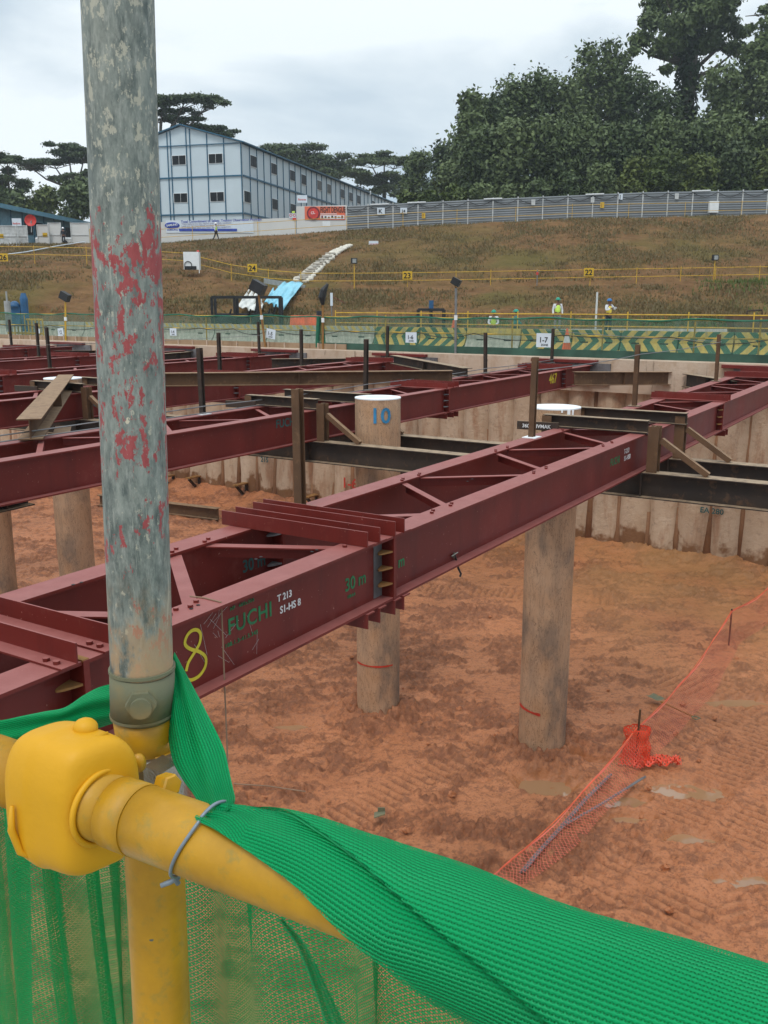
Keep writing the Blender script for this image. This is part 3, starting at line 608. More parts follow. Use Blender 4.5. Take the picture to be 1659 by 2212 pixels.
# clamp with a short black cable on the nearest strut
p = web(978, 1198, pw); e = thing('cable_clamp', p-Z*.2, 'small plated clamp with a short black cable tail on the web of the nearest strut', 'clamp')
mb = MB(); mb.tube([p-U*.07-NN*.02, p+U*.07-NN*.02+Z*.01], .008, 6); mb.tube([p-U*.02-NN*.02-Z*.03, p-U*.01-NN*.02+Z*.03], .008, 6); mb.build('clamp_body', M['chrome'], e)
mb = MB(); mb.tube([p-NN*.02, p+U*.03-NN*.03-Z*.07, p+U*.035-NN*.05-Z*.15, p+U*.02-NN*.09-Z*.20, p-U*.02-NN*.1-Z*.215], .011, 6); mb.build('cable_tail', M['black'], e)
# string looped over the nearest strut
a0 = at(475, 1300, ZT+.006); e = MB(); lo = a0-Z*1.6
e.tube([at(410, 1288, ZT+.006), at(440, 1291, ZT+.006), a0-NN*.01, a0-NN*.012-Z*.02, a0-NN*.012-Z*1.25], .006, 5); e.build('hanging_string', M['twine'], label='thin brown string looped over the nearest strut flange and hanging down beside the yellow 8', cat='string')

# ---- posts on the rear beams, and their cables
PL = {0: [(7.43, 1.22, 'stout rusty guard post on the nearest strut just beyond its stacked cross angles'), (13.45, 1.24, 'rusty guard post standing on a white base plate before the white-topped pile on the right'), (18.77, 1.24, 'rusty guard post on the nearest strut just behind the lifted cross beams at the right'), (26.05, 1.24, 'rusty guard post on the far end of the nearest strut near the wall')],
      1: [(13.06, 1.24, 'dark guard post on the second strut, first right of the big pole'), (18.74, 1.22, 'dark guard post on the second strut just left of and behind pile 10'), (25.33, 1.2, 'dark guard post on the second strut midway between the 1-6 and 1-7 signs'), (30.6, 1.2, 'dark guard post in front of the 1-7 sign')],
      2: [(21.15, 1.2, 'rusty guard post on the third strut right against the big pole'), (25.22, 1.2, 'dark guard post on the third strut between the 1-5 and 1-6 signs'), (30.7, 1.2, 'dark guard post at the wall end of the third strut, beside the 1-6 sign')],
      3: [(20.0, 1.3, 'black guard post on the fourth strut at the far left of the picture'), (30.6, 1.3, 'dark guard post at the wall end of the fourth strut, below the 1-5 sign')],
      4: [(24.2, 1.3, 'rusty guard post on the fifth strut, middle of the three at the far left')], 5: [(28.5, 1.3, 'thin dark guard post on the sixth strut, rightmost of the three at the far left')]}
POST = {}
for i, lst in PL.items():
    for (a, h, lb) in lst:
        q = ap(a, P0[i]+1.42, ZT); t = thing('guard_post', q, lb, 'post', 'guard posts standing on the struts')
        mb = MB(); tilt = Vector((random.uniform(-.02, .02), random.uniform(-.02, .02), 1)); r = .055
        mb.ibeam(q+U*.045, q+tilt*h+U*.045, .09, .088, .01, .011, up=U); mb.build('post', M['dark'] if i else M['rust'], t)
        mb = MB(); mb.box(q+Z*.008, (.26, .22, .012), U, NN); mb.build('base_plate', M['lime'] if (i, a) in ((0, 13.45), (1, 13.06)) else M['dark'], t)
        POST.setdefault(i, []).append(q)
def sag(p, q, s, n=14): return [p.lerp(q, t/n)-Z*s*4*(t/n)*(1-t/n) for t in range(n+1)]
for i, hh, lb in ((1, .16, 'grey steel lifeline cable strung along the second strut'), (0, 1.05, 'thin steel lifeline cable tied from post to post of the nearest strut'), (3, .75, 'upper steel lifeline cable strung along the fourth strut at the left'), (5, .5, 'steel lifeline cable along the farthest strut at the left')):
    mb = MB(); pr = POST[i] if i else POST[0][1:]
    ls = [ap(2 if i == 1 else 10, P0[i]+1.42, ZT)+Z*0]+list(pr) if i != 0 else list(pr)+[wl(6.5, .6, -.5)]
    ofs = -NN*.065
    for a, b in zip(ls[:-1], ls[1:]): mb.tube(sag(a+ofs+Z*hh, b+ofs+Z*hh, .03), .012 if i == 1 else .008, 5)
    if i == 1: mb.tube(sag(ls[0]+ofs+Z*(hh-.1)-NN*.05, ls[-1]+ofs+Z*(hh-.1)-NN*.05, .02), .012, 5)
    mb.build('lifeline_cable', M['cable'], label=lb, cat='cable', group='lifeline cables')

# ---- runners under the struts
for k, (a, z0, lb) in enumerate(((14.78, 2., 'dark steel runner beam under the struts, nearer of the two beside the piles'), (16.38, 2., 'dark steel runner beam under the struts, farther of the two beside the piles'))):
    t = thing('runner_beam', ap(a, 10, ZR), lb, 'steel beam', 'runner beams carrying the struts')
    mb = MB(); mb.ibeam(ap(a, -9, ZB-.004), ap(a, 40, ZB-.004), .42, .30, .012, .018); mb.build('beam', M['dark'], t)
    for p in (4.2, 5.7, 10.9, 17.6): mb = MB(); mb.bar(ap(a, p-.006, ZB-.21), ap(a, p+.006, ZB-.21), .28, .37); mb.build('web_stiffener', M['dark'], t)
# piles
PLB = {2: 'tall tan concrete pile with a white top right of centre, red line near its foot', 1: 'tan concrete pile numbered 10 in blue at its top, with a red line below', 3: 'tan concrete pile with a white top at the left, carrying a leaning rusty H-beam', 0: 'tan concrete pile cut by the left edge of the photo'}
PT = {}
for k, a, p, _ in PIL:
    q = ap(a, p); r = .455; top = -.33 if k else -2.6
    t = thing('concrete_pile', (q.x, q.y, ZF), PLB[k], 'concrete pile', 'round concrete piles in the pit'); PT[k] = t
    n, m = 60, 40; V = []
    for j in range(n):
        z = ZF-.3+(top-ZF+.3)*j/(n-1)
        for i in range(m):
            th = 2*math.pi*i/(m-1); rr = r*(1+.012*float(vn(np.array(th*2.5+k*5), np.array(z*1.1), 3)-.5)*2)
            V.append((q.x+rr*math.cos(th), q.y+rr*math.sin(th), z))
    npmesh('pile_shaft', V, gridF(n, m), M['pile'], t, smooth=True)
    if k:
        mb = MB(); mb.tube([q+Z*(top-.01), q+Z*(top+.012)], r*1.01, 40); mb.build('pile_head', M['lime'], t)
        if k == 1: mb = MB(); mb.tube([q+Z*(top-.03), q+Z*(top+.016)], r*.55, 24); mb.build('pile_core', M['white'], t)
        if k == 2:
            mb = MB(); cd = (Vector((CAM.x, CAM.y, 0))-Vector((q.x, q.y, 0))).normalized(); sd = Vector((-cd.y, cd.x, 0))
            for (o, w_, h) in ((.22, .09, .10), (.30, .05, .22), (.12, .03, .05)):
                c = q+sd*o+cd*math.sqrt(max(r*r-o*o, 0)); mb.bar(c+Z*top, c+Z*(top-h), w_, .012, up=cd)
            mb.build('lime_drip', M['lime'], t)
        def band(zc, w0, w1, name, mat, h=.045, slope=0):
            mb = MB(); mm = 16; c0 = math.atan2(CAM.y-q.y, CAM.x-q.x); vs = []
            for i in range(mm):
                th = c0+w0+(w1-w0)*i/(mm-1); hh = h*(.6+.5*random.random())
                for s_ in (-1, 1): vs.append(Vector((q.x+(r+.012)*math.cos(th), q.y+(r+.012)*math.sin(th), zc+slope*i/(mm-1)+s_*hh/2)))
            mb.add(vs, [(2*i, 2*i+2, 2*i+3, 2*i+1) for i in range(mm-1)]); mb.build(name, mat, t)
        if k == 2: band(ZF+1.02, -1.3, -.1, 'red_mark', M['rspray'], .06, -.06)
        if k == 1: band(ZF+1.24, -1.2, .7, 'red_mark', M['rspray'], .04)
        c0 = math.atan2(CAM.y-q.y, CAM.x-q.x)
        def curved(body, z, size, mat, off):
            o = text(body, (0, 0, 0), size, (1, 0, 0), (0, 0, 1), mat, t, 'pile_number', ex=.002)
            for v in o.data.vertices:
                w_ = v.co+rootloc(t); th = c0-off*1.0-0+w_.x/r; rr = r+.016-w_.y; dz = w_.z
                v.co = Vector((q.x+rr*math.cos(th), q.y+rr*math.sin(th), z+dz))-rootloc(t)
        if k == 1: curved('10', -.78, .42, M['bspray'], .35); None
        if k == 2: curved('11', -.95, .55, M['bspray'], .55)
# hold-down frames where the struts cross the runners
HL = ['rusty hold-down frame with two diagonal braces over the nearest strut beside the white-topped pile', 'rusty hold-down frame with a diagonal brace over the second strut beside pile 10', 'brown hold-down frame over the third strut beside the left white-topped pile']
def frame(p0, lb, first):
    t = thing('hold_down_frame', ap(15.6, p0+.7, ZB), lb, 'steel frame', 'hold-down frames at the runner crossings')
    for a in (14.78, 16.38):
        for (p, up_) in ((p0-.13, .74), (p0+1.68, .80)):
            mb = MB(); mb.ibeam(ap(a+.09, p, ZB), ap(a+.09, p, ZB+up_), .18, .17, .01, .014, up=U); mb.build('post', M['rust'], t)
        mb = MB(); mb.bar(ap(a, p0-.24, ZB+.52), ap(a, p0-1.0, ZB+.02), .10, .09); mb.build('brace', M['rust'], t)
        zz_ = ZT+.22 if a < 15 else ZT+.20
        mb = MB(); mb.ibeam(ap(a+(.0 if a < 15 else -.05), p0+(1.75 if a < 15 else 2.0), zz_), ap(a+(.0 if a < 15 else -.05), p0-(.02 if a < 15 else .24), zz_), .2, .17, .01, .014); mb.build('cross_beam', M['dark'], t)
    mb = MB(); mb.bar(ap(14.55, p0+2.15, ZT+.03), ap(14.66, p0+1.45, ZT+.03), .03, .14); pl = mb.build('side_plate', M['dark'], t)
    if first: text('360 SRIVMAK', ap(14.53, p0+2.05, ZT+.0), .085, -NN*1.0+U*.11, Z, M['wspray'], t)
    return t
for i in (0, 1, 2): frame(P0[i], HL[i], i == 0)
# loose H beams laid diagonally
def hbeam(p, q, h, w_, lb, mat='rust', grp=None, name='h_beam', up=Z):
    t = thing(name, Vector(((p.x+q.x)/2, (p.y+q.y)/2, min(p.z, q.z)-h)), lb, 'steel beam', grp)
    MB().ibeam(p, q, h, w_, .013, .02, up).build('beam', M[mat], t)
    d = (q-p).normalized(); mb = MB(); m_ = p.lerp(q, .5)-Z*h/2; mb.bar(m_-d*.006, m_+d*.006, w_*.94, h-.045); mb.build('web_plate', M[mat], t); return t
zt_ = -.20
hbeam(ap(15.3, 18.6, zt_), at(62, 905, zt_), .32, .36, 'broad rusty H-beam leaning out from the left white-topped pile onto the second strut', 'rust')
e = hbeam(ap(12.1, 14.9, ZB+.30), ap(9.9, 12.4, ZB+.30), .3, .3, 'short stubby rusty H-beam under the broad diagonal one at the left', 'rust')
hbeam(at(300, 806, zt_), at(977, 800, zt_), .33, .3, 'long brown H-beam laid diagonally between the third and second struts behind pile 10', 'rust')
hbeam(at(851, 767, -.3), at(1010, 795, -.3), .3, .3, 'dark H-beam slanting down from the wall behind the lifeline cable, left of the 1-6 post', 'dark')
hbeam(at(58, 1060, -1.2)-U*0, at(-60, 1085, -1.2), .2, .3, 'dark beam end under the second strut at the left edge', 'dark')
# splay beams at the wall ends
SPL = ['grey splay beam from the second strut to the wall, right of the strut', 'dark splay beam ending at the wall beside the nearest strut', 'dark splay beam from the third strut to the wall', 'dark splay beam of the fourth strut meeting the wall below the sheeted barriers', 'brown splay beam at the wall end of the fifth strut']
for k, (x0, y0, x1, y1, mat) in enumerate(((1241, 803, 1446, 803, 'rust'), (1484, 807, 1592, 823, 'dark'), (587, 775, 756, 774, 'dark'), (350, 764, 415, 759, 'dark'), (120, 757, 205, 757, 'dark'))):
    if k == 1: A = atW(x0, y0, -.2); B_ = at(x1, y1, -.62)
    else: A = at(x0, y0, -.6); B_ = atW(x1, y1, -.15)
    hbeam(A, B_, .42, .3, SPL[k], mat, 'splay beams at the pit wall', 'splay_beam')
for i in range(6):
    q = ap(30.95, P0[i]+.77); s_ = (q-W0).dot(WD)
    mb = MB(); mb.bar(wl(s_-1.15, -.22, -.86), wl(s_+1.35, -.22, -.86), .12, .72); mb.build('seat_plate', M['weld'], wall)
    mb = MB(); mb.bar(wl(s_-1.5, -.25, -.44), wl(s_+.9, -.25, -.44), .3, .10); mb.build('seat_angle', M['oxide'], wall)
# beam lying on the pit floor
hbeam(at(215, 1068, ZF+.50), at(472, 1098, ZF+.50), .46, .34, 'muddy dark H-beam lying on the pit floor right of the big pole', 'rust')

# ================================================================== things lying in the pit
def gz(p): return ZF-.02
# orange mesh fence fallen along the right side
def sheet(name, rows, mat, parent=None, nu=60, smooth=True, **k):      # rows: list of polylines (top ... bottom); uv in metres
    def res(pl, n):
        pl = [np.array(p) for p in pl]; d = np.r_[0, np.cumsum([np.linalg.norm(pl[i+1]-pl[i]) for i in range(len(pl)-1)])]
        t = np.linspace(0, d[-1], n); return np.stack([np.interp(t, d, [p[j] for p in pl]) for j in range(3)], 1), d[-1]
    P = []; Ls = []
    for r in rows: a, l = res(r, nu); P.append(a); Ls.append(l)
    P = np.array(P); m = len(rows); uv = np.zeros((m, nu, 2)); uv[:, :, 0] = np.linspace(0, max(Ls), nu)[None]
    dv = np.r_[0, np.cumsum(np.linalg.norm(np.diff(P[:, nu//2], axis=0), axis=1))]; uv[:, :, 1] = dv[:, None]
    return npmesh(name, P, gridF(m, nu), mat, parent, smooth, uv=uv.reshape(-1, 2), **k)
stk = [at(985, 2000, ZF), at(1372, 1650, ZF), at(1574, 1395, ZF), at(1720, 1255, ZF)]
tops = [stk[0]+Z*.35, at(1372, 1650, ZF)+Z*.75, stk[2]+Z*.95, stk[3]+Z*.9]
e = thing('mesh_fence', stk[1], 'sagging orange plastic mesh fence strung on thin stakes across the muddy pit floor', 'mesh fence')
top = []; bot = []
rr = random.Random(5)
for i in range(3):
    for t in np.linspace(0, 1, 14)[:-1 if i < 2 else None]:
        sg = math.sin(math.pi*t); pt = tops[i].lerp(tops[i+1], t)-Z*sg*(.28 if i else .25); pb = stk[i].lerp(stk[i+1], t)+Vector((.42, -.18, 0))*(.5+.5*sg)+Z*(.07+.02*rr.random())
        top.append(pt); bot.append(pb)
rows = [[a.lerp(b, k/7)+Vector((.03*math.sin(i*1.3+k), 0, .02*math.sin(i*.8+k*2)-.05*math.sin(math.pi*k/7))) for i, (a, b) in enumerate(zip(top, bot))] for k in range(8)]
L_ = sum((a-b).length for a, b in zip(top[:-1], top[1:]))
sh = sheet('mesh_sheet', rows, M['omesh'], e, nu=120)
uvd = sh.data.uv_layers[0].data
mb = MB(); mb.tube(top, .010, 5); mb.build('top_cord', M['orange'], e)
mb = MB(); mb.tube([stk[1]-Z*.1, stk[1]+Z*1.12+Vector((.03, 0, 0))], .022, 6); mb.build('stake', M['rust'], e)
mb = MB(); mb.tube([stk[2]-Z*.1, stk[2]+Z*1.0], .022, 6); mb.build('stake', M['dark'], e)
# bundled end of the mesh round the stake
q = stk[1]; rows = []
for k in range(16):
    z = .72-.70*k/15; w_ = .21+.02*math.sin(k*.9)+.10*(k/15)**3; r = []
    for j in range(40):
        t = 2*math.pi*j/39; rad = w_*(1+.16*math.sin(5*t+k*.2)+.10*math.sin(11*t)); r.append(q+Vector((rad*math.cos(t)*1.0, rad*.7*math.sin(t), z+.03)))
    rows.append(r)
sheet('mesh_bundle', rows, M['omesh2'], e, nu=90)
rows = []
for k in range(12):
    r = []
    for j in range(30):
        t = j/29; x = -.1+.95*t; y = -.25+.42*k/11*(1-.5*t)+.13*t; r.append(q+Vector((x, y, .06+.09*abs(math.sin(k*1.3+t*9))*(1-t*.4)+.05*math.sin(t*17+k))))
    rows.append(r)
sheet('mesh_tail', rows, M['omesh2'], e, nu=60)
def rods(name, pl, r, label, cat, mat='cable', group=None):
    mb = MB()
    for o in (-.02, .02): mb.tube([at(x, y, ZF+.08)+Vector((o*random.uniform(.5, 1.6), 0, .01+o*.5)) for x, y in pl], r, 6)
    return mb.build(name, M[mat], label=label, cat=cat, group=group)
rods('steel_rod', ((1128, 1885), (1165, 1840), (1210, 1790), (1262, 1730), (1318, 1675)), .022, 'long bent grey steel rods lying under the orange mesh', 'steel rod')
rods('steel_rod', ((1222, 1782), (1300, 1738), (1392, 1680)), .02, 'shorter straight pair of grey rods lying in a puddle by the orange mesh', 'steel rod')
# shovel
p = at(1420, 1512, ZF+.1); q = at(1508, 1553, ZF+.1); e = thing('shovel', p, 'muddy square shovel lying on the mud beside the orange mesh stake', 'shovel')
d = (q-p).normalized(); s_ = d.cross(Z).normalized(); mb = MB(); mb.tube([p+d*.1, q-d*.14], .018, 6); mb.build('handle', M['orangerust'], e)
mb = MB(); mb.tube([q-d*.15, q-d*.1+s_*.06, q+s_*.065, q-s_*.065, q-d*.1-s_*.06, q-d*.15], .014, 6); mb.build('grip', M['zinc'], e)
mb = MB(); bl = []
for i in range(5):
    for j in range(5): bl.append(p+d*(.1-.33*i/4)+s_*(-.12+.24*j/4)+Z*(.03*abs(j-2)/2+.02))
mb.add(bl, [(i*5+j, i*5+j+1, i*5+j+6, i*5+j+5) for i in range(4) for j in range(4)]); mb.build('blade', M['zinc'], e)
# small plate scrap and thin rod
p = at(820, 1760, ZF+.07); mb = MB(); mb.box(p+Z*.02, (.2, .16, .02), Vector((.9, .3, .15)).normalized()); mb.box(p+Vector((.03, .05, .06)), (.12, .02, .09)); mb.build('metal_scrap', M['zinc'], label='small grey piece of scrap metal lying alone on the mud', cat='scrap')
mb = MB(); mb.tube([at(505, 1693, ZF+.08), at(580, 1698, ZF+.1), at(660, 1710, ZF+.07)], .012, 5); mb.build('thin_rod', M['twine'], label='thin dark rod lying flat on the mud under the yellow 8', cat='steel rod')
g = random.Random(11); 
for k in range(46):                              # loose clods
    x, y = g.uniform(420, 1650), g.uniform(1290, 2050); p = at(x, y, ZF+.02); mb = MB(); r = g.uniform(.03, .085)
    mb.sph(p, r, 7, 5, sq=(1, g.uniform(.6, 1), .7))
    for i, v in enumerate(mb.v): mb.v[i] = p+(v-p)*(.75+.5*g.random())
    mb.build('mud_clod', M['mud'], smooth=False, label='loose clod of red mud lying on the pit floor', cat='mud clod', group='loose mud clods on the pit floor')

# ================================================================== edge fence on the pit rim
F0 = .75                                         # offset of the fence line behind the wall face
e = thing('edge_railing', wl(0, F0, -.36), 'yellow tube edge railing hung with green netting along the far rim of the pit', 'railing')
S = lambda x: ws(x, 740, F0, 0)[0]
for x in (22, 57, 143, 270, 447, 570, 694, 833, 985, 1106, 1301, 1499, 1640, 1760):
    s = S(x); mb = MB(); mb.tube([wl(s, F0, -.4), wl(s, F0, .98+.06*((x*7) % 3-1))], .04 if x == 694 else .03, 6); mb.build('post', M['ymet'], e)
sa, sb = S(-60), S(1800)
for z in (.95, .38): mb = MB(); mb.tube([wl(sa, F0-.03, z), wl(sb, F0-.03, z)], .026, 6); mb.build('rail', M['ymet'], e)
mb = MB(); mb.tube([wl(S(-60), F0-.05, .97)]+[wl(s, F0-.06, .95+.05*math.sin(s*1.7)*math.sin(s*.7)) for s in np.arange(S(-50), S(1790), .35)], .035, 6); mb.build('net_roll', M['greenpipe'], e)
npts = 240; sv = np.linspace(S(-60), S(1800), npts); rows = []
for j in range(7):
    rows.append([wl(s, F0-.09+.05*math.sin(s*3.1+j*.4), .95-1.30*j/6) for s in sv])
sheet('green_net', rows[::-1], M['farnet'], e, nu=npts)
mb = MB(); mb.bar(wl(S(694), F0-.14, -.23), wl(S(1800), F0-.14, -.23), .03, .26); mb.build('net_toe_board', M['toe'], e)
mb = MB(); mb.tube([wl(S(690), F0-.15, -.3), wl(S(694), F0-.15, .98)], .09, 8); mb.tube([wl(S(706), F0-.15, -.3), wl(S(702), F0-.15, .95)], .05, 8); mb.build('gathered_net', M['greenpipe'], e)
g = random.Random(4); mb = MB(); pr = None          # slack black cable tied along the railing
pts = []; s = S(-50)
while s < S(1790):
    n = g.uniform(1.6, 4.2); dz = g.uniform(.06, .25)
    for i in range(8): t = i/8; pts.append(wl(s+n*t, F0-.17, .40-dz*4*t*(1-t)))
    s += n
mb.tube(pts, .014, 5); mb.build('power_cable', M['black'], label='slack black power cable hung in loops along the far railing', cat='cable')
for (x, y, t, sz, tl) in ((374, 717, '1-4', .42, 0), (585, 721, '1-5', .5, -.15), (888, 729, '1-6', .5, 0), (1176, 735, '1-7', .62, 0), (131, 716, '1-2', .42, .1), (131, 730, 'SKE.1', .38, 0), (82, 715, '1-1', .3, 0)):
    p = atW(x, y, F0-.2); q = thing('zone_sign', p-Z*sz*.45, f'white paper sign reading {t} tied to the far pit railing', 'sign', 'paper zone signs on the far railing')
    X_ = (WD+Z*tl).normalized(); Y_ = X_.cross(-WN).normalized()*-1; 
    if Y_.z < 0: Y_ = -Y_
    mb = MB(); mb.box(p, (sz, .012, sz*.8), X_, WN, Y_); mb.build('sheet', M['paper'], q)
    text(t, p-WN*.012-X_*sz*(.34 if len(t) < 4 else .4)-Y_*sz*.12, sz*(.42 if len(t) < 4 else .28), X_, Y_, M['ink'], q, 'sign_text'); text('ZONE', p-WN*.012-X_*sz*.2-Y_*sz*.32, sz*.16, X_, Y_, M['ink'], q, 'sign_text')
# second railing behind the barriers
def railing(pts, h, mat, label, name='railing', lo=.5, zs=None, r=.028, grp=None, posts=None):
    e = thing(name, pts[0], label, 'railing', grp)
    for f in (1., lo): mb = MB(); mb.tube([p+Z*h*f for p in pts], r, 6); mb.build('rail', mat, e)
    for p in (posts or pts): mb = MB(); mb.tube([p-Z*.3, p+Z*(h+.12)], r, 6); mb.build('post', mat, e)
    return e
railing([wl(s, 9.2, .0) for s in np.arange(-9, 19, 2.6)], 1.02, M['ymet'], 'yellow railing standing behind the chevron barriers, nearer the bank')
# road barriers
BP = [(-.4, .0), (-.4, .08), (-.28, .22), (-.16, .42), (-.12, .86), (.12, .86), (.16, .42), (.28, .22), (.4, .08), (.4, 0)]
bars = [(x, m) for x, m in ((-30, 'ch4'), (60, 'ch4'), (145, 'ch2'), (240, 'ch4'), (335, 'ch2'), (430, 'ch4'), (520, 'ch2'), (610, 'ch2'), (705, 'ch2'), (795, 'ch2'))]
S2 = lambda x: ws(x, 735, 3.0, 0)[0]
def barrier(s, ln, mt, label, off=3.0):
    e = thing('road_barrier', wl(s+ln/2, off, -.36), label, 'road barrier', 'concrete road barriers along the far rim')
    org = wl(s, off, -.34); mb = MB(); mb.ext([(a, b) for a, b in BP][::-1], Vector((0, 0, 0)), Vector((ln-.06, 0, 0)))
    e.location = org; e.rotation_euler = (0, 0, math.atan2(WD.y, WD.x))
    me = bpy.data.meshes.new('barrier_block'); me.from_pydata([tuple(v) for v in mb.v], [], mb.f); me.materials.append(M[mt]); o = bpy.data.objects.new('barrier_block', me); COL.objects.link(o); o.parent = e
    for q in (.25, .75):
        m2 = MB(); m2.box((ln*q, -.15, .40), (.3, .06, .08)); me2 = bpy.data.meshes.new('lifting_slot'); me2.from_pydata([tuple(v) for v in m2.v], [], m2.f); me2.materials.append(M['black']); o2 = bpy.data.objects.new('lifting_slot', me2); COL.objects.link(o2); o2.parent = e
xs = [(-60, 'ch4', 'bare grey concrete barrier at the far left edge, left of the yellow plastic one'), (100, 'ch4', 'bare grey concrete barrier behind the paper signs at the left'), (190, 'ch2', 'concrete barrier behind the big pole with a hatched band'), (350, 'ch2', 'concrete barrier with a hatched band by the 1-4 sign'), (470, 'ch2', 'hatched-band barrier left of the 1-5 sign'), (585, 'ch2', 'hatched-band barrier right of the 1-5 sign'), (700, 'ch2', 'hatched-band barrier just right of the gathered green net'),
      (815, 'ch0', 'left-pointing chevron barrier behind the 1-6 sign'), (912, 'ch1', 'yellow and green chevron barrier, right of the 1-6 sign'), (1012, 'ch3', 'barrier with a plain yellow upper band between the two chevron groups'), (1130, 'ch1', 'pale chevron barrier behind the 1-7 sign'), (1240, 'ch1', 'faded pale chevron barrier, second right of the 1-7 sign'), (1345, 'ch0', 'bright yellow and green chevron barrier, third right of the 1-7 sign'), (1470, 'ch0', 'bright chevron barrier pointing right, next to the last one'), (1590, 'ch1', 'chevron barrier at the right edge of the photo')]
for i, (x, m, lb) in enumerate(xs):
    s = S2(x); s2 = S2(xs[i+1][0]) if i+1 < len(xs) else s+3.0
    barrier(s, s2-s, m, lb, 3.0)
# plastic barrier, orange box, cones, racks
def at_d(x, y, off): return atPl(x, y, wl(0, off), WN)
p = wl(ws(18, 720, 1.9, 0)[0], 1.9, -.36); e = thing('plastic_barrier', p, 'yellow plastic crowd barrier with upright bars at the far left of the rim', 'plastic barrier')
ln = ws(94, 720, 1.9, 0)[0]-ws(18, 720, 1.9, 0)[0]
mb = MB()
for z in (.25, 1.0): mb.bar(p+Z*z, p+WD*ln+Z*z, .07, .10)
mb.build('frame', M['ymet'], e)
for k in range(11): mb = MB(); mb.bar(p+WD*ln*k/10+Z*.05, p+WD*ln*k/10+Z*1.0, .05, .07, up=WD); mb.build('upright', M['ymet'], e)
a = at_d(632, 715, 5.5); b = at_d(690, 715, 5.5); e = thing('orange_water_barrier', Vector((a.x, a.y, -.1)), 'orange plastic water-filled barrier behind the netting, left of the gathered net', 'plastic barrier')
mb = MB(); l = (b-a).length; c = Vector(((a.x+b.x)/2, (a.y+b.y)/2, 0)); d = Vector((b.x-a.x, b.y-a.y, 0)).normalized(); mb.ext([(-.25, 0), (-.2, .5), (-.12, .92), (.12, .92), (.2, .5), (.25, 0)][::-1], c-d*l/2+Z*.0, c+d*l/2); mb.build('shell', M['orange'], e)
for k in (.25, .5, .75): mb = MB(); mb.box(c-d*l/2+d*l*k-Vector((0, .2, 0))+Z*.36, (.22, .12, .2), d); mb.build('fork_slot', M['dk'], e)
for (x, y, h, o, lb) in ((1224, 745, .95, 2.2, 'tall orange and white traffic cone beside the 1-7 sign'), (980, 700, .35, 3.0, 'small orange and white cone tip on top of the barriers near the 1-6 sign')):
    p = at_d(x, y, o); z0 = -.36 if h > .5 else .52; e = thing('traffic_cone', Vector((p.x, p.y, z0)), lb, 'traffic cone', 'traffic cones')
    c = Vector((p.x, p.y, z0)); mb = MB(); mb.tube([c+Z*.02, c+Z*h], [.19*h+.02, .03], 12); mb.box(c+Z*.02, (.4*h, .4*h, .04)); mb.build('cone_body', M['orange'], e)
    mb = MB(); mb.tube([c+Z*h*.45, c+Z*h*.72], [.125*h+.01, .075*h+.01], 12); mb.build('reflective_sleeve', M['white'], e)
def rack(x0, x1, y0, y1, F, lb, legs):
    a = atF(x0, y0, F); b = atF(x1, y0, F); z1 = a.z; z0 = 0
    e = thing('steel_rack', Vector(((a.x+b.x)/2, F, z0)), lb, 'steel rack')
    for yy_ in (0, 1.0):
        mb = MB(); mb.bar(Vector((a.x, F+yy_, z1)), Vector((b.x, F+yy_, z1)), .14, .14); mb.bar(Vector((a.x, F+yy_, .35)), Vector((b.x, F+yy_, .35)), .12, .12); mb.build('rack_beam', M['black'], e)
        for k in range(legs): x = a.x+(b.x-a.x)*k/(legs-1); mb = MB(); mb.bar(Vector((x, F+yy_, 0)), Vector((x, F+yy_, z1)), .13, .13, up=Vector((0, 1, 0))); mb.build('leg', M['black'], e)
    return e, a, b
e, a, b = rack(457, 604, 642, 0, 50, 'black steel rack of gas cylinders and gear in front of the white and blue tarpaulins', 4)
for k in range(9): x = a.x+.3+(b.x-a.x-.5)*k/9; mb = MB(); mb.tube([Vector((x, 50.5, .4)), Vector((x+.3, 50.5, .95+.25*(k % 3)))], .05, 6); mb.build('rod_bundle', M['black'], e)
mb = MB(); mb.box(Vector((a.x+1.0, 50.5, .72)), (1.7, .8, .5)); mb.build('crate', M['dk'], e)
mb = MB(); mb.box(Vector((a.x+2.6, 50.5, .68)), (1.1, .8, .6)); mb.build('crate', M['black'], e)
e, a, b = rack(904, 960, 669, 0, 52, 'small black steel rack between the floodlight pole and the 1-6 sign', 3)
mb = MB(); mb.tube([Vector(((a.x+b.x)/2, 52.3, a.z)), Vector(((a.x+b.x)/2, 52.3, a.z+.5))], .13, 8); mb.build('drum', M['bluem'], e)
mb = MB(); c = atF(690, 673, 50); mb.tube([Vector((c.x, 50, 0)), Vector((c.x, 50, 1.1))], .16, 8); mb.build('fuel_drum', M['dk'], label='dark drum with a red top behind the orange plastic barrier', cat='drum')
# machines at the left edge
p = atF(50, 690, 52); e = thing('drilling_machine', Vector((p.x, 52, 0)), 'blue machine with a raised mast behind the railing at the far left', 'machine')
mb = MB(); q = atF(50, 633, 52); mb.tube([Vector((q.x, 52, 0)), Vector((q.x, 52, q.z-.3)), q], [.22, .22, .12], 8); mb.build('mast', M['bluem'], e)
mb = MB(); a = atF(20, 662, 52); b = atF(46, 690, 52); mb.box(((a.x+b.x)/2, 52.4, a.z*.6), (b.x-a.x, 1, a.z*.8)); mb.sph(((a.x+b.x)/2, 52, a.z), .3, 10, 5, half=True); mb.build('engine_box', M['bluem'], e)
q = atF(15, 650, 51); mb = MB(); mb.tube([Vector((q.x, 51, 0)), q], .17, 10); mb.tube([q, q+Z*.5+Vector((0, 0, 0))], .05, 6); mb.build('silencer_pipe', M['alum'], label='grey upright cylinder with a thin stack at the far left edge of the rim', cat='cylinder')
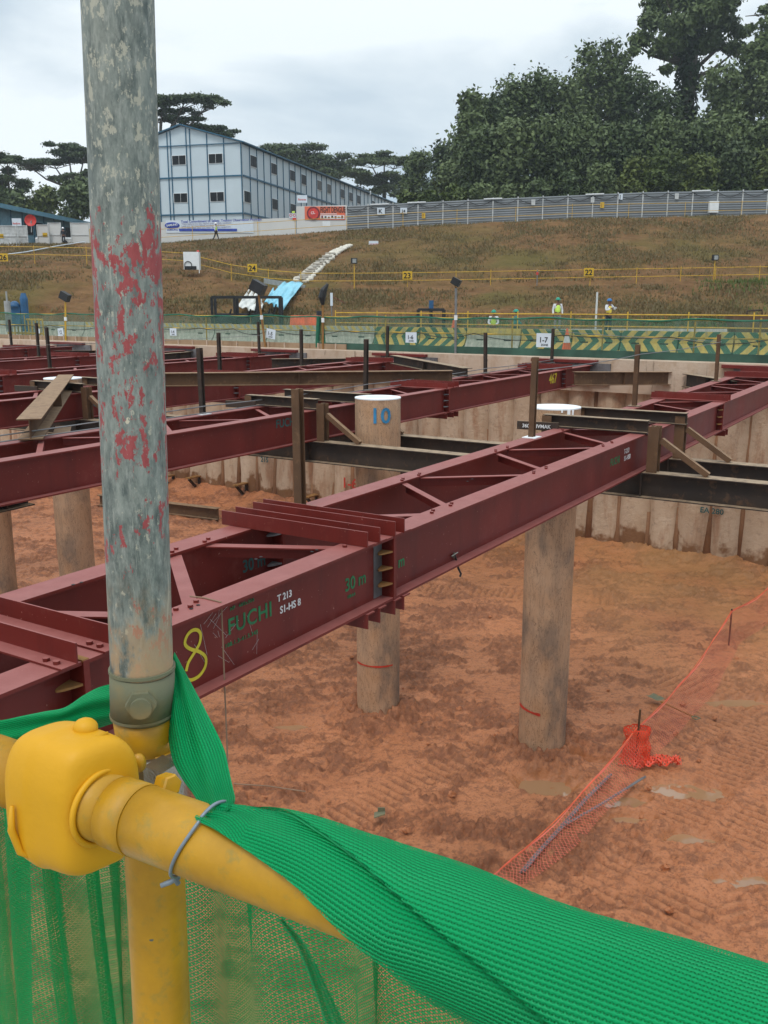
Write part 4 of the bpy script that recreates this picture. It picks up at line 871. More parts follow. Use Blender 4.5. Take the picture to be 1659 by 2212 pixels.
q = atF(1624, 684, 50); e = thing('skip_bucket', Vector((q.x, 50, 0)), 'rusty brown skip bucket with a lifting bar at the far right of the road', 'skip bucket')
mb = MB(); mb.ext([(-1., 0), (-1.2, .9), (-.8, q.z+.05), (.9, q.z+.05), (1.25, .9), (1., 0)][::-1], Vector((q.x, 49.4, 0)), Vector((q.x, 50.6, 0))); mb.build('bucket', M['rust'], e)
mb = MB(); mb.tube([Vector((q.x-.3, 50, q.z)), Vector((q.x-.25, 50, q.z+.3)), Vector((q.x+.5, 50, q.z+.35)), Vector((q.x+.55, 50, q.z))], .05, 6); mb.build('lifting_bar', M['dark'], e)
q = atF(1289, 655, 48); mb = MB(); mb.bar(Vector((q.x, 48, 0)), q+Z*.55, .09, .05, up=Vector((0, 1, 0))); mb.build('survey_stake', M['hpost'], label='tall pale timber stake standing on the road left of the blue-helmeted worker', cat='stake')
q = atF(653, 700, 44); mb = MB(); 
# ---- floodlights on poles
def flood(x, ybase, ytop, off, lb, mat='ymet', lean=0, bagged=False, size=.42, head=True):
    p = at_d(x, (ybase+ytop)/2, off); b = Vector((p.x, p.y, -.36)); k = S2; t = at_d(x+lean, ytop, off)
    e = thing('floodlight', b, lb, 'floodlight', 'floodlights on poles along the rim')
    t.y = p.y if not lean else t.y
    mb = MB(); mb.tube([b, t], .045, 8); mb.build('pole', M[mat], e)
    for q in (.55,): mb = MB(); mb.box(b.lerp(t, q), (.12, .1, .18)); mb.build('socket_box', M['white'], e)
    if bagged:
        mb = MB(); mb.tube([t-Z*.35, t-Z*.05+Vector((-.03, 0, 0)), t+Vector((.05, 0, .25)), t+Vector((.22, 0, .5))], [.06, .16, .14, .05], 8); mb.build('black_bag', M['black'], e)
    elif head:
        X_ = Vector((.82, -.3, -.45)).normalized(); Y_ = X_.cross(Z).normalized(); Z_ = X_.cross(Y_)*-1
        c = t+Z*.22; mb = MB(); mb.box(c, (size, size*.6, size*.75), X_, Y_, Z_); mb.build('lamp_housing', M['black'], e)
        mb = MB(); mb.box(c-Y_*size*.31+Vector((0, 0, 0)), (size*.86, .02, size*.6), X_, Y_, Z_); mb.build('lamp_glass', M['alum'], e)
        mb = MB(); mb.tube([c-X_*size*.5, t, c+X_*size*.5], .02, 5); mb.build('yoke', M['dark'], e)
flood(140, 768, 650, .45, 'floodlight on a yellow pole just left of the big pole', size=.5)
e = flood(572, 768, 632, .45, 'pair of black floodlights on a leaning rusty pole by the 1-5 sign', 'orangerust', -14, size=.62)
flood(697, 760, 640, .5, 'floodlight wrapped in a black bag above the gathered green net', 'orangerust', bagged=True)
flood(985, 760, 622, .5, 'floodlight on a thin grey pole right of the small black rack', 'cable', 0, size=.34)

# ================================================================== people
def skinned(name, J, E_, parent, mat, lv=1):
    vs = [Vector(j[:3]) for j in J]; me = bpy.data.meshes.new(name); me.from_pydata(vs, E_, []); o = bpy.data.objects.new(name, me); COL.objects.link(o); o.parent = parent; me.materials.append(mat)
    m = o.modifiers.new('skin', 'SKIN'); m.use_smooth_shade = True
    for i, j in enumerate(J): me.skin_vertices[0].data[i].radius = (j[3], j[4] if len(j) > 4 else j[3])
    me.skin_vertices[0].data[0].use_root = True
    s = o.modifiers.new('sub', 'SUBSURF'); s.levels = lv; s.render_levels = lv; return o
def person(loc, rz, label, helm, vest, shirt, trousers, arms=0, legs=0, sleeves=1):
    e = thing('person', loc, label, 'person', None); e.rotation_euler = (0, 0, rz)
    st = .12 if not legs else .1; ly = .22 if legs else .02
    # joints: x right, y forward(-y is front), z up
    if arms == 0: A = {s: [(s*.19, 0, 1.42), (s*.25, .01, 1.15), (s*.25, -.05, .92)] for s in (-1, 1)}
    elif arms == 1: A = {-1: [(-.19, 0, 1.42), (-.27, -.08, 1.18), (-.06, -.26, 1.27)], 1: [(.19, 0, 1.42), (.30, -.12, 1.22), (.22, -.36, 1.38)]}
    else: A = {-1: [(-.19, 0, 1.42), (-.25, -.1, 1.16), (-.12, -.3, 1.05)], 1: [(.19, 0, 1.42), (.25, -.1, 1.16), (.12, -.3, 1.05)]}
    J = [(0, 0, .95, .14, .11), (0, 0, 1.18, .125, .095), (0, 0, 1.38, .15, .10), (0, -.005, 1.50, .055), (0, -.01, 1.58, .07, .08), (0, -.015, 1.66, .085, .1), (0, -.0, 1.735, .05)]
    Ed = [(0, 1), (1, 2), (2, 3), (3, 4), (4, 5), (5, 6)]
    for s in (-1, 1):
        b = len(J); J += [(*A[s][0], .055), (*A[s][1], .042), (*A[s][2], .028)]; Ed += [(2, b), (b, b+1), (b+1, b+2)]
        w_ = Vector(A[s][2]); d = (w_-Vector(A[s][1])).normalized(); sd = d.cross(Vector((0, 1, .2))).normalized()
        h = len(J); J.append((*(w_+d*.06), .036, .018)); Ed.append((b+2, h))
        for f in range(4):
            k = len(J); r0 = w_+d*(.10)+sd*(f-1.5)*.022; J += [(*r0, .0095), (*(r0+d*(.035+.01*(f in (1, 2)))+Vector((0, -.012, 0))), .008)]; Ed += [(h, k), (k, k+1)]
        k = len(J); r0 = w_+d*.045+sd*-.045; J += [(*r0, .010), (*(r0+d*.04-sd*.01), .008)]; Ed += [(h, k), (k, k+1)]
        l = len(J); f = ly*s; J += [(s*.09, 0, .88, .085), (s*st, -f*.5-.02, .5, .055), (s*st, -f+.05*(legs and s < 0), .09, .04), (s*st, -f-.14, .04, .035)]; Ed += [(0, l), (l, l+1), (l+1, l+2), (l+2, l+3)]
    skinned('body', J, Ed, e, M['skin'])
    SJ = [(0, 0, .98, .165, .125), (0, 0, 1.18, .145, .11), (0, 0, 1.38, .165, .115), (0, 0, 1.46, .075, .07)]; SE = [(0, 1), (1, 2), (2, 3)]
    for s in (-1, 1):
        b = len(SJ); el = Vector(A[s][1]); w_ = Vector(A[s][2]); SJ += [(*A[s][0], .075), (*(Vector(A[s][0]).lerp(el, .75 if not sleeves else 1)), .06)]; SE += [(2, b), (b, b+1)]
        if sleeves: SJ.append((*el.lerp(w_, .9), .045)); SE.append((b+1, b+2))
    skinned('shirt', SJ, SE, e, shirt)
    TJ = [(0, 0, .97, .15, .12)]; TE = []
    for s in (-1, 1):
        l = len(TJ); f = ly*s; TJ += [(s*.09, 0, .86, .10), (s*st, -f*.5-.02, .5, .075), (s*st, -f+.05*(legs and s < 0), .14, .062)]; TE += [(0, l), (l, l+1), (l+1, l+2)]
    skinned('trousers', TJ, TE, e, trousers)
    skinned('vest', [(0, 0, .96, .185, .145), (0, 0, 1.18, .165, .13), (0, 0, 1.36, .175, .135), (0, 0, 1.44, .10, .09)], [(0, 1), (1, 2), (2, 3)], e, vest)
    def loc_mb(mb, name, mat, sm=True):
        me = bpy.data.meshes.new(name); me.from_pydata([tuple(v) for v in mb.v], [], mb.f); me.materials.append(mat); o = bpy.data.objects.new(name, me); COL.objects.link(o); o.parent = e
        me.polygons.foreach_set('use_smooth', [sm]*len(mb.f)); return o
    mb = MB(); mb.sph((0, 0, 1.675), .135, 14, 6, half=True, sq=(.92, 1.12, 1.0)); mb.tube([(0, -.02, 1.665), (0, -.02, 1.68)], .155, 16); loc_mb(mb, 'helmet', helm)
    for s in (-1, 1): mb = MB(); mb.sph((s*.032, -.098, 1.635), .012, 6, 4); loc_mb(mb, 'eye', M['ink'])
    mb = MB(); mb.box((0, -.100, 1.57), (.045, .012, .01)); loc_mb(mb, 'mouth', M['maroon']); mb = MB(); mb.sph((0, -.108, 1.605), .016, 6, 5); loc_mb(mb, 'nose', M['skin'])
    for z, y in ((1.12, 0), (1.0, 0)): pass
    for s in (-1, 1):
        f = ly*s; mb = MB(); q = Vector((s*st, -f+.05*(legs and s < 0), 0)); mb.box(q+Vector((0, -.06, .05)), (.11, .29, .10)); mb.box(q+Vector((0, .02, .13)), (.11, .13, .12)); loc_mb(mb, 'boot', M['black'], False)
    return e
def pers(x, F, z, *a, **k): p = atF(x, 660, F); return person((p.x, F, z), *a, **k)
pers(1205, 50, 0, R(8), 'worker in a green helmet and lime vest over white shirt, standing upright behind the barriers', M['helmg'], M['hivis'], M['shirtw'], M['jeans'])
pers(1316, 51, -.05, R(25), 'worker in a blue helmet and yellow vest lifting one arm to point right', M['helmb'], M['hivisy'], M['shirtw'], M['dk'], arms=1)
pers(1067, 48, -.62, R(-10), 'worker in green helmet, lime vest, low behind the net, left of the teal-shirted one', M['helmg'], M['hivis'], M['shirtw'], M['dk'], arms=2)
pers(1115, 48.5, -.60, R(100), 'worker in a green helmet and teal clothing, low behind the net beside a lime-vested worker', M['helmg'], M['teal'], M['teal'], M['dk'], arms=2)
p = atF(467, 515, 100.5); pp = person((p.x, 100.5, hz(p.x, 100.5)), R(75), 'worker in a white helmet and lime vest walking along the top of the bank', M['helmw'], M['hivis'], M['shirtw'], M['dk'], legs=1)
p = atF(137, 510, 103); person((p.x, 103, hz(p.x, 103)+.02), R(0), 'dark-clothed person standing in the gap between white panels at the far left', M['helmw'], M['dk'], M['dk'], M['dk'])

# ================================================================== on the bank
def gpt(x, F, dz=0): p = atF(x, 600, F); return Vector((p.x, F, hz(p.x, F)+dz))
br = [gpt(x, 73.5) for x in (650, 765, 880, 985, 1060, 1160, 1275, 1375, 1470, 1545, 1640, 1760)]
railing(br, 1.15, M['ymet'], 'long yellow railing across the middle of the bank carrying plates 23 and 22', 'bank_railing')
bl = [gpt(x, 78.5, .2) for x in (-60, 78, 190, 300, 400)]+[gpt(x, 77-.012*(x-400), 0) for x in (500, 580, 650)]
railing(bl, 1.2, M['ymet'], 'yellow railing across the left half of the bank carrying plates 26 and 24', 'bank_railing')
for (t, x, y, F) in (('26', 7, 556, 78.2), ('24', 545, 579, 75), ('23', 880, 595, 73.3), ('22', 1272, 588, 73.3)):
    p = atF(x, y, F); e = thing('number_plate', p-Z*.35, {'26': 'yellow plate numbered 26 at the left edge, on the left bank railing', '24': 'yellow plate numbered 24 above the grey walkway plate', '23': 'yellow plate numbered 23, right of the sandbag drain', '22': 'yellow plate numbered 22 on the right half of the bank railing'}[t], 'number plate', 'number plates on the bank railing')
    mb = MB(); mb.box(p, (.74, .03, .62)); mb.build('plate', M['sign'], e); text(t, p+Vector((-.30, -.03, -.21)), .58, (1, 0, 0), (0, 0, 1), M['ink'], e, 'plate_number', ex=.004)
tr = [atF(x, y, F) for x, y, F in ((330, 527, 101), (420, 522, 101), (560, 510, 101), (640, 500, 102), (760, 492, 103))]
# railing in front of the white wall on the crest
cr_ = [gpt(x, 101.5) for x in (200, 330, 420, 470, 560, 640, 750, 870, 985, 1110, 1230, 1350, 1470, 1590, 1700)]
railing(cr_, 1.5, M['ymet'], 'thin yellow railing running along the crest of the bank before the hoarding', 'crest_railing', lo=.45, r=.028)
# grey walkway deck, sandbag chute, tarpaulins
a, b = atF(572, 603, 74), atF(660, 618, 74); e = thing('walkway_deck', a, 'grey metal walkway plate bridging the gully below plate 24', 'walkway')
mb = MB(); mb.bar(a, b, 1.2, .12); mb.build('deck', M['alum'], e); mb = MB(); mb.bar(a-Vector((0, .62, .15)), b-Vector((0, .62, .15)), .05, .34); mb.build('side_plate', M['alum'], e)
path = [(648, 612), (662, 600), (678, 586), (697, 570), (718, 552), (742, 538), (758, 532)]
e = thing('sandbag_chute', gpt(655, 76), 'stepped drain of white sandbags running down the bank beside plate 24', 'drain'); g = random.Random(2)
cp = []
for x, y in path: cp.append(hit(x, y))
for i in range(len(cp)-1):
    n = 12 if i < 3 else (8 if i < 5 else 3)
    for k in range(n):
        t = k/n; c = cp[i].lerp(cp[i+1], t); w_ = .75*(1-.13*i); d = (cp[i+1]-cp[i]); sd = Vector((d.y, -d.x, 0)).normalized()
        for s in (-1, 1):
            if g.random() < .9:
                mb = MB(); q = c+sd*s*w_*g.uniform(.35, .75); q.z = hz(q.x, q.y)+.12; mb.sph(q, g.uniform(.2, .32), 8, 6, sq=(1.1, .7, .6))
                for j, v in enumerate(mb.v): mb.v[j] = q+(v-q)*g.uniform(.85, 1.15)
                mb.build('sandbag', M['bag'], e, smooth=True)
    if i < 4:
        for k in range(3): c = cp[i].lerp(cp[i+1], (k+.5)/3); c.z = hz(c.x, c.y)+.22; mb = MB(); d = (cp[i+1]-cp[i]).normalized(); sd = d.cross(Z).normalized(); mb.bar(c-sd*.45, c+sd*.45, .5, .14, up=(Z+d*.4).normalized()); mb.build('step_bag', M['slab'], e)
def tarp(name, quad, F0_, F1_, mat, label, nu=26, nv=16, wr=.22):
    (x0, y0), (x1, y1), (x2, y2), (x3, y3) = quad; P = []
    for i in range(nv):
        v = i/(nv-1)
        for j in range(nu):
            u = j/(nu-1); x = (x0*(1-u)+x1*u)*(1-v)+(x3*(1-u)+x2*u)*v; y = (y0*(1-u)+y1*u)*(1-v)+(y3*(1-u)+y2*u)*v+7*math.sin(math.pi*u)*(1-v)*-1
            F = F0_+(F1_-F0_)*v; p = atF(x, y, F); w_ = wr*(math.sin(u*23+v*5+math.sin(v*9))*.35+float(fbm(np.array(u*6.), np.array(v*5.), 3, 4)-.5)*2); P.append((p.x+w_*.4, p.y-w_*1.2, p.z+w_*.6))
    o = npmesh(name, P, gridF(nv, nu), mat, smooth=True, label=label, cat='tarpaulin'); m = o.modifiers.new('t', 'SOLIDIFY'); m.thickness = .03; return o
tarp('tarpaulin', ((590, 622), (655, 612), (612, 668), (572, 652)), 73, 60, M['tarpb'], 'light blue tarpaulin spread down the gully on the bank')
tarp('tarpaulin', ((540, 622), (574, 640), (564, 674), (512, 663)), 72, 60, M['tarpw'], 'white tarpaulin heaped behind the black rack, left of the blue one')
# small things on the bank
def small(name, x, y, F, w_, d_, h, mat, label, cat):
    p = atF(x, y, F); z = hz(p.x, F); e = thing(name, Vector((p.x, F, z)), label, cat); return e, Vector((p.x, F, p.z))
e, p = small('electric_cabinet', 415, 565, 76, 0, 0, 0, 0, 'white electrical cabinet with a coiled cable standing on the bank left of plate 24', 'cabinet')
mb = MB(); mb.box(p+Z*.05, (1.22, .7, 1.35)); mb.build('cabinet_box', M['white'], e); mb = MB(); mb.box(p+Vector((-.08, -.36, -.5)), (.95, .05, .28)); mb.build('socket_panel', M['black'], e)
mb = MB(); mb.tube([p+Vector((-.25+.28*math.cos(t), -.4, -.3+.3*math.sin(t))) for t in np.linspace(0, 7.2, 22)], .03, 5); mb.build('cable_coil', M['black'], e)
mb = MB(); mb.sph(p+Vector((.5, 0, .78)), .1, 8, 6); mb.build('beacon', M['reds'], e)
mb = MB(); mb.bar(p-Z*.6+Vector((.6, -.3, 0)), p-Z*.9+Vector((.6, -.3, 0)), .06, .06, up=Vector((0, 1, 0))); mb.build('leg', M['white'], e)
for (x, y, F, lb) in ((765, 565, 73.4, 'small floodlight on a short post above the bank railing, left of plate 23'), (1545, 558, 73.4, 'small floodlight on a short post above the bank railing, right of plate 22')):
    e, p = small('bank_floodlight', x, y, F, 0, 0, 0, 0, lb, 'floodlight'); mb = MB(); mb.box(p+Z*.05, (.5, .25, .42), Vector((.97, .2, 0))); mb.build('lamp_housing', M['black'], e); mb = MB(); mb.box(p+Vector((-.02, -.14, .05)), (.38, .02, .3)); mb.build('lamp_glass', M['alum'], e)
    mb = MB(); mb.tube([p-Z*.15, Vector((p.x, F, hz(p.x, F)))], .04, 6); mb.build('post', M['ymet'], e)
for (x, y, F, t, lb) in ((807, 527, 91, 'NO ENTRY', 'small white notice on a thin stake high on the bank'),):
    e, p = small('notice_board', x, y, F, 0, 0, 0, 0, lb, 'sign'); mb = MB(); mb.box(p, (.9, .03, .55)); mb.build('board', M['paper'], e); text(t, p+Vector((-.38, -.03, -.08)), .17, (1, 0, 0), (0, 0, 1), M['reds'], e, 'sign_text'); mb = MB(); mb.tube([p, Vector((p.x, F, hz(p.x, F)))-Z*.1], .03, 5); mb.build('stake', M['cable'], e)
for (x, y0, y1, F, mat, lb) in ((716, 636, 672, 60, 'paper', 'short white marker post low on the bank beside the bagged floodlight'), (1092, 541, 586, 88, 'cable', 'thin dark stake with a red tip high on the bank'), (1161, 582, 604, 73.2, 'cable', 'short grey stake by the bank railing left of plate 22')):
    e, p = small('marker_stake', x, y0, F, 0, 0, 0, 0, lb, 'stake'); q = Vector((p.x, F, hz(p.x, F))); mb = MB(); mb.tube([q-Z*.1, p], .04, 6); mb.build('stake', M['cable'], e)
    mb = MB(); mb.box(p-Z*.3, (.16, .08, .8 if mat == 'paper' else .2)); mb.build('tip', M[mat if mat == 'paper' else 'reds'], e)
mb = MB(); mb.tube([gpt(x, 64, .15) if 0 else atF(x, y, 66) for x, y in ((716, 640), (780, 672), (850, 686), (900, 676))], .02, 5); mb.build('pink_hose', M['maroon'], label='thin reddish cord sagging along the foot of the bank', cat='cord')
mb = MB(); mb.tube([gpt(-40, 80, .35), gpt(60, 86, .3), gpt(130, 93, .3), gpt(190, 100, .3)], .05, 6); mb.build('grey_hose', M['paper'], label='pale hose running up the bank at the far left', cat='hose')

# ================================================================== hoarding, buildings
def gp(x, F): p = atF(x, 600, F); return p.x
HF = 106.
hx = [795+54*i for i in range(-1, 18)]
e = thing('hoarding_fence', (gp(1200, HF), HF, hz(gp(1200, HF), HF)), 'long grey corrugated hoarding with pale posts along the top of the bank', 'hoarding')
def top_y(x): return np.interp(x, [750, 1100, 1400, 1659, 1760], [445, 428, 415, 411, 409])
def bot_y(x): return np.interp(x, [160, 340, 560, 750, 1100, 1400, 1659, 1760], [530, 527, 512, 497, 482, 472, 467, 465])
for i in range(len(hx)-1):
    xa, xb = max(hx[i], 750), hx[i+1]; A = atF(xa, top_y(xa), HF); B_ = atF(xb, top_y(xb), HF); n = 13; vs = []
    ha = A.z-hz(A.x, HF)+.3; hb = B_.z-hz(B_.x, HF)+.3
    for k in range(n+1):
        for P_, h in ((A, ha), (B_, hb)):
            for q in ((0, .0), (.35, -.045), (.65, -.045)): vs.append(P_-Z*h*(k+q[0])/n+Vector((0, q[1], 0)))
    F_ = []
    rows_ = [(6*k+j, 6*k+3+j) for k in range(n+1) for j in range(3)]
    for (a, b), (c, d) in zip(rows_[:-1], rows_[1:]): F_.append((a, c, d, b))
    mb = MB(); mb.add(vs, F_); mb.build('panel', M['hoard'], e)
for x in hx[1:]:
    A = atF(x, top_y(x), HF); mb = MB(); mb.bar(A+Vector((0, -.08, .12)), Vector((A.x, HF-.08, hz(A.x, HF)-.2)), .11, .10, up=Vector((0, 1, 0))); mb.build('post', M['hpost'], e)
mb = MB(); pts = []
for i in range(len(hx)-1):
    for k in range(6): x = hx[i]+(hx[i+1]-hx[i])*k/6; p = atF(max(x, 750), top_y(x), HF-.16); pts.append(p-Z*(.1+.5*math.sin(math.pi*k/6)))
mb.tube(pts, .035, 5); mb.build('power_cable', M['black'], e)
for x in (880, 1045, 1265, 1495, 1650, 800): A = atF(x, top_y(x)-1, HF-.15); mb = MB(); mb.bar(A, A+Vector((2.0, 0, .07)), .12, .12); mb.build('tube_light', M['white'], e)
for (x, y, t, sz, m) in ((823, 456, 'K', .7, 'ink'), (872, 455, '24', .62, 'ink'), (1152, 437, '', .6, ''), (1341, 425, 'J', .6, 'ink'), (1462, 424, '', .6, ''), (915, 466, '!', .55, 'maroon'), (1301, 443, '!', .6, 'maroon'), (1280, 432, '', .55, '')):
    p = atF(x, y, HF-.2); q = thing('hoarding_sign', p-Z*.4, {823: 'white square sign lettered K on the grey hoarding', 872: 'white sign reading 24 on the grey hoarding right of the K sign', 1152: 'blank weathered pale sign on the middle of the grey hoarding', 1341: 'white sign lettered J on the grey hoarding', 1462: 'white sign on the hoarding at the right, left of the white box', 915: 'small warning sign low on the hoarding below and right of the 24 sign', 1301: 'small warning sign on the hoarding left of the J sign', 1280: 'small pale plate high on the hoarding left of the J sign'}[x], 'sign')
    w_ = sz*(1.2 if sz > .6 else .7); mb = MB(); mb.box(p, (w_, .03, sz)); mb.build('board', M[{915: 'sign', 1301: 'sign', 1152: 'hpost', 1462: 'hpost', 1280: 'hpost'}.get(x, 'paper')], q)
    if t: text(t, p+Vector((-w_*.33, -.03, -sz*.32)), sz*.9 if len(t) < 2 else sz*.7, (1, 0, 0), (0, 0, 1), M[m], q, 'sign_text', ex=.005)
p = atF(1541, 447, HF-.6); e = thing('electric_box', p-Z*.7, 'white electrical box on legs before the hoarding at the right', 'box'); mb = MB(); mb.box(p, (1.0, .5, 1.2)); mb.build('box_shell', M['white'], e)
for s_ in (-.4, .4): mb = MB(); mb.bar(p+Vector((s_, 0, -.6)), Vector((p.x+s_, p.y, hz(p.x, p.y)-.1)), .08, .08, up=Vector((0, 1, 0))); mb.build('leg', M['alum'], e)
# white wall with stepped top
e = thing('white_hoarding', (gp(520, HF), HF, hz(gp(520, HF), HF)), 'off-white board hoarding with a stepped top before the pale blue building', 'hoarding')
for (x0, x1, t0, t1) in ((160, 345, 482, 479), (345, 460, 480, 476), (460, 560, 476, 473), (560, 640, 473, 470), (640, 750, 446, 443)):
    A = atF(x0, t0, HF); B_ = atF(x1-.6, t1, HF); mb = MB(); a2 = Vector((A.x, HF, hz(A.x, HF)-.3)); b2 = Vector((B_.x, HF, hz(B_.x, HF)-.3))
    mb.poly([a2, b2, B_, A], .08, (0, -1, 0)); mb.build('board', M['hwhite'], e)
def flat(name, x0, y0, x1, y1, F, mat, parent, th=.02): A = atF(x0, y0, F); B_ = atF(x1, y1, F); mb = MB(); mb.box(((A.x+B_.x)/2, F, (A.z+B_.z)/2), (abs(B_.x-A.x), th, abs(A.z-B_.z))); return mb.build(name, mat, parent)
f1 = HF-.14
q = thing('dengue_banner', atF(702, 474, f1), 'orange banner reading FIGHT DENGUE on the raised end of the white hoarding', 'banner')
flat('banner_sheet', 658, 446, 746, 475, f1, M['banner'], q); c = atF(677, 461, f1-.03); mb = MB(); mb.tube([c, c-Vector((0, .03, 0))], .72, 28, up=Z); mb.build('round_emblem', M['maroon'], q); mb = MB(); mb.tube([c-Vector((0, .03, 0)), c-Vector((0, .05, 0))], .55, 24, up=Z); mb.build('emblem_ring', M['reds'], q)
text('CL', c+Vector((-.26, -.07, -.1)), .38, (1, .0, .15), Z, M['white'], q, 'banner_text'); text('FIGHT DENGUE', atF(692, 459.5, f1-.03), .86, (1, 0, .01), Z, M['ink'], q, 'banner_text', ex=.01, wid=2.75); flat('red_strip', 692, 461.5, 728, 463, f1-.03, M['white'], q)
flat('photo_strip', 692, 465, 744, 473, f1-.03, M['white'], q)
for k in range(7): flat('strip_picture', 694+7.2*k, 466+(k % 3), 698+7.2*k, 471.5-(k % 2), f1-.06, M['ink' if k % 2 else 'maroon'], q)
q = thing('training_board', atF(450, 500, f1), 'long white notice with faded lettering and a blue bar on the white hoarding', 'notice board')
flat('board_face', 358, 476, 548, 503, f1, M['paper'], q)
c = atF(372, 487, f1-.03); mb = MB(); mb.sph(c, .82, 20, 12, sq=(1, .03, .42)); mb.build('oval_logo', M['bluep'], q, smooth=True); text('SAMSUNG', c+Vector((-.62, -.06, -.13)), .30, (1, 0, .12), Z, M['white'], q, 'board_text', sp=.85)
text('SAMSUNG C&T', atF(361, 498, f1-.03), .26, (1, 0, 0), Z, M['bluep'], q, 'board_text')
text('Total Commitment to Safety, Training Observation Program', atF(391, 481.5, f1-.03), .36, (1, 0, .03), Z, M['bluep'], q, 'board_text')
for k, t in enumerate(('Think before you act, report every unsafe condition', 'Look out for your fellow workers at all times', 'Keep walkways clear and wear the right equipment')): text(t, atF(392, 486+k*4.3, f1-.03), .26, (1, 0, .03), Z, M['greyp'], q, 'board_text')
flat('blue_bar', 387, 494, 512, 499.5, f1-.05, M['bluep'], q)
q = thing('safety_signs', atF(632, 470, f1), 'cluster of small prohibition signs on the white hoarding left of the orange banner', 'signs')
for (x, y) in ((628, 466), (636, 466)): c = atF(x, y, f1-.02); mb = MB(); mb.box(c, (.38, .02, .5)); mb.build('sign_board', M['paper'], q); mb = MB(); mb.tube([c+Vector((.13*math.cos(t), -.03, .05+.13*math.sin(t))) for t in np.linspace(0, 6.283, 14)], .025, 4); mb.build('red_ring', M['reds'], q)
flat('sign_board', 630.5, 456, 637, 460, f1, M['hivis'], q); flat('sign_board', 632, 470.5, 640, 475, f1-.05, M['reds'], q)
c = atF(653, 440, HF+1.2); q = thing('reversing_sign', Vector((c.x, HF+1.2, hz(c.x, HF+1.2))), 'small white signboard on a post sticking up behind the white hoarding', 'sign'); mb = MB(); mb.bar(Vector((c.x, HF+1.2, hz(c.x, HF))), c, .06, .06, up=Vector((0, 1, 0))); mb.build('post', M['hpost'], q); mb = MB(); mb.box(c+Z*.5, (1.1, .04, .8)); mb.build('board', M['paper'], q); text('Reverse', c+Vector((-.45, -.05, .35)), .27, (1, 0, 0), Z, M['reds'], q, 'sign_text')
q = atF(705, 483, HF-1.2); mb = MB(); mb.box(q, (.85, .05, .5)); mb.build('loose_notice', M['white'], label='small white notice hung on the crest railing under the orange banner', cat='sign')
# left panels
PNL = ['grey door-like panel at the far left edge with a yellow label', 'narrow grey panel right of the thin white signpost', 'pale panel hinged open with a yellow mark, left of centre gap', 'pale folded panel next to the gap with the dark-clothed person', 'wide pale panel with a tube light next to the big pole']
for i, (x0, x1, yt, yb, F) in enumerate(((-40, 34, 488, 538, 100), (49, 86, 488, 534, 101), (119, 155, 486, 530, 103), (155, 194, 482, 528, 103.5), (227, 285, 482, 524, 105))):
    sc2 = .672; x0, x1 = x0*sc2 if i else x0, x1*sc2 if i else x1*.99
    A = atF(x0, yt, F); B_ = atF(x1, yt, F); e = thing('site_gate', Vector(((A.x+B_.x)/2, F, hz(A.x, F))), PNL[i], 'panel', 'pale panels at the far left of the crest')
    z0 = hz(A.x, F)-.2; mb = MB(); mb.box(((A.x+B_.x)/2, F, (A.z+z0)/2), (B_.x-A.x-.12, .06, A.z-z0)); mb.build('panel_sheet', M['hwhite'] if i > 1 else M['hpost'], e)
    mb = MB()
    for x in (A.x, B_.x): mb.bar(Vector((x, F-.05, z0)), Vector((x, F-.05, A.z+.05)), .1, .1, up=Vector((0, 1, 0)))
    for z in (A.z, (A.z+z0)/2): mb.bar(Vector((A.x, F-.05, z)), Vector((B_.x, F-.05, z)), .08, .08)
    mb.build('panel_frame', M['hpost'], e)
    if i in (0, 2): mb = MB(); mb.box(((A.x+B_.x)/2+.2, F-.08, A.z-1.0), (.5, .02, .4)); mb.build('label_plate', M['sign'], e)
c = atF(66, 476, 101); e = thing('satellite_dish', c-Z*1., 'small red satellite dish above the panels at the far left', 'satellite dish')
mb = MB(); V_ = []
for i in range(6):
    for j in range(16): t = 2*math.pi*j/16; r = .62*i/5; V_.append(c+Vector((r*math.cos(t), -.25*(r/.62)**2+.2, r*math.sin(t)*.95)))
mb.add(V_, [(i*16+j, i*16+(j+1) % 16, (i+1)*16+(j+1) % 16, (i+1)*16+j) for i in range(5) for j in range(16)]); mb.build('dish', M['reds'], e, smooth=True)
mb = MB(); mb.tube([c+Vector((0, .2, 0)), c-Z*1.2], .05, 6); mb.tube([c+Vector((0, .2, 0)), c+Vector((.1, -.5, -.3))], .03, 5); mb.build('dish_mount', M['alum'], e)
c = atF(36, 480, 99); e = thing('white_signpost', Vector((c.x, 99, hz(c.x, 99))), 'small white sign on a thin post left of the red dish', 'sign'); mb = MB(); mb.bar(Vector((c.x, 99, hz(c.x, 99)-.2)), c, .08, .08, up=Vector((0, 1, 0))); mb.build('post', M['hpost'], e); mb = MB(); mb.box(c, (.95, .05, .75)); mb.build('board', M['paper'], e); text('Reverse', c+Vector((-.4, -.06, -.2)), .24, (1, 0, 0), Z, M['reds'], e, 'sign_text')
c = atF(103, 520, 106.5); e = thing('parked_car', Vector((c.x, 108, hz(c.x, 108))), 'silver car glimpsed in the gap behind the panels at the far left', 'car'); b = Vector((c.x+.4, 108, hz(c.x, 108)))
mb = MB(); mb.ext([(-.85, .25), (-.88, .8), (-.7, .95), (.7, .95), (.88, .8), (.85, .25)][::-1], b-Vector((2, 0, 0)), b+Vector((2, 0, 0))); mb.build('body', M['hpost'], e)
mb = MB(); mb.poly([b+Vector((-1.5, -.7, .95)), b+Vector((1.1, -.7, .95)), b+Vector((.5, -.6, 1.45)), b+Vector((-1.1, -.6, 1.45))], 1.3, (0, 1, 0)); mb.build('cabin', M['glass'], e)
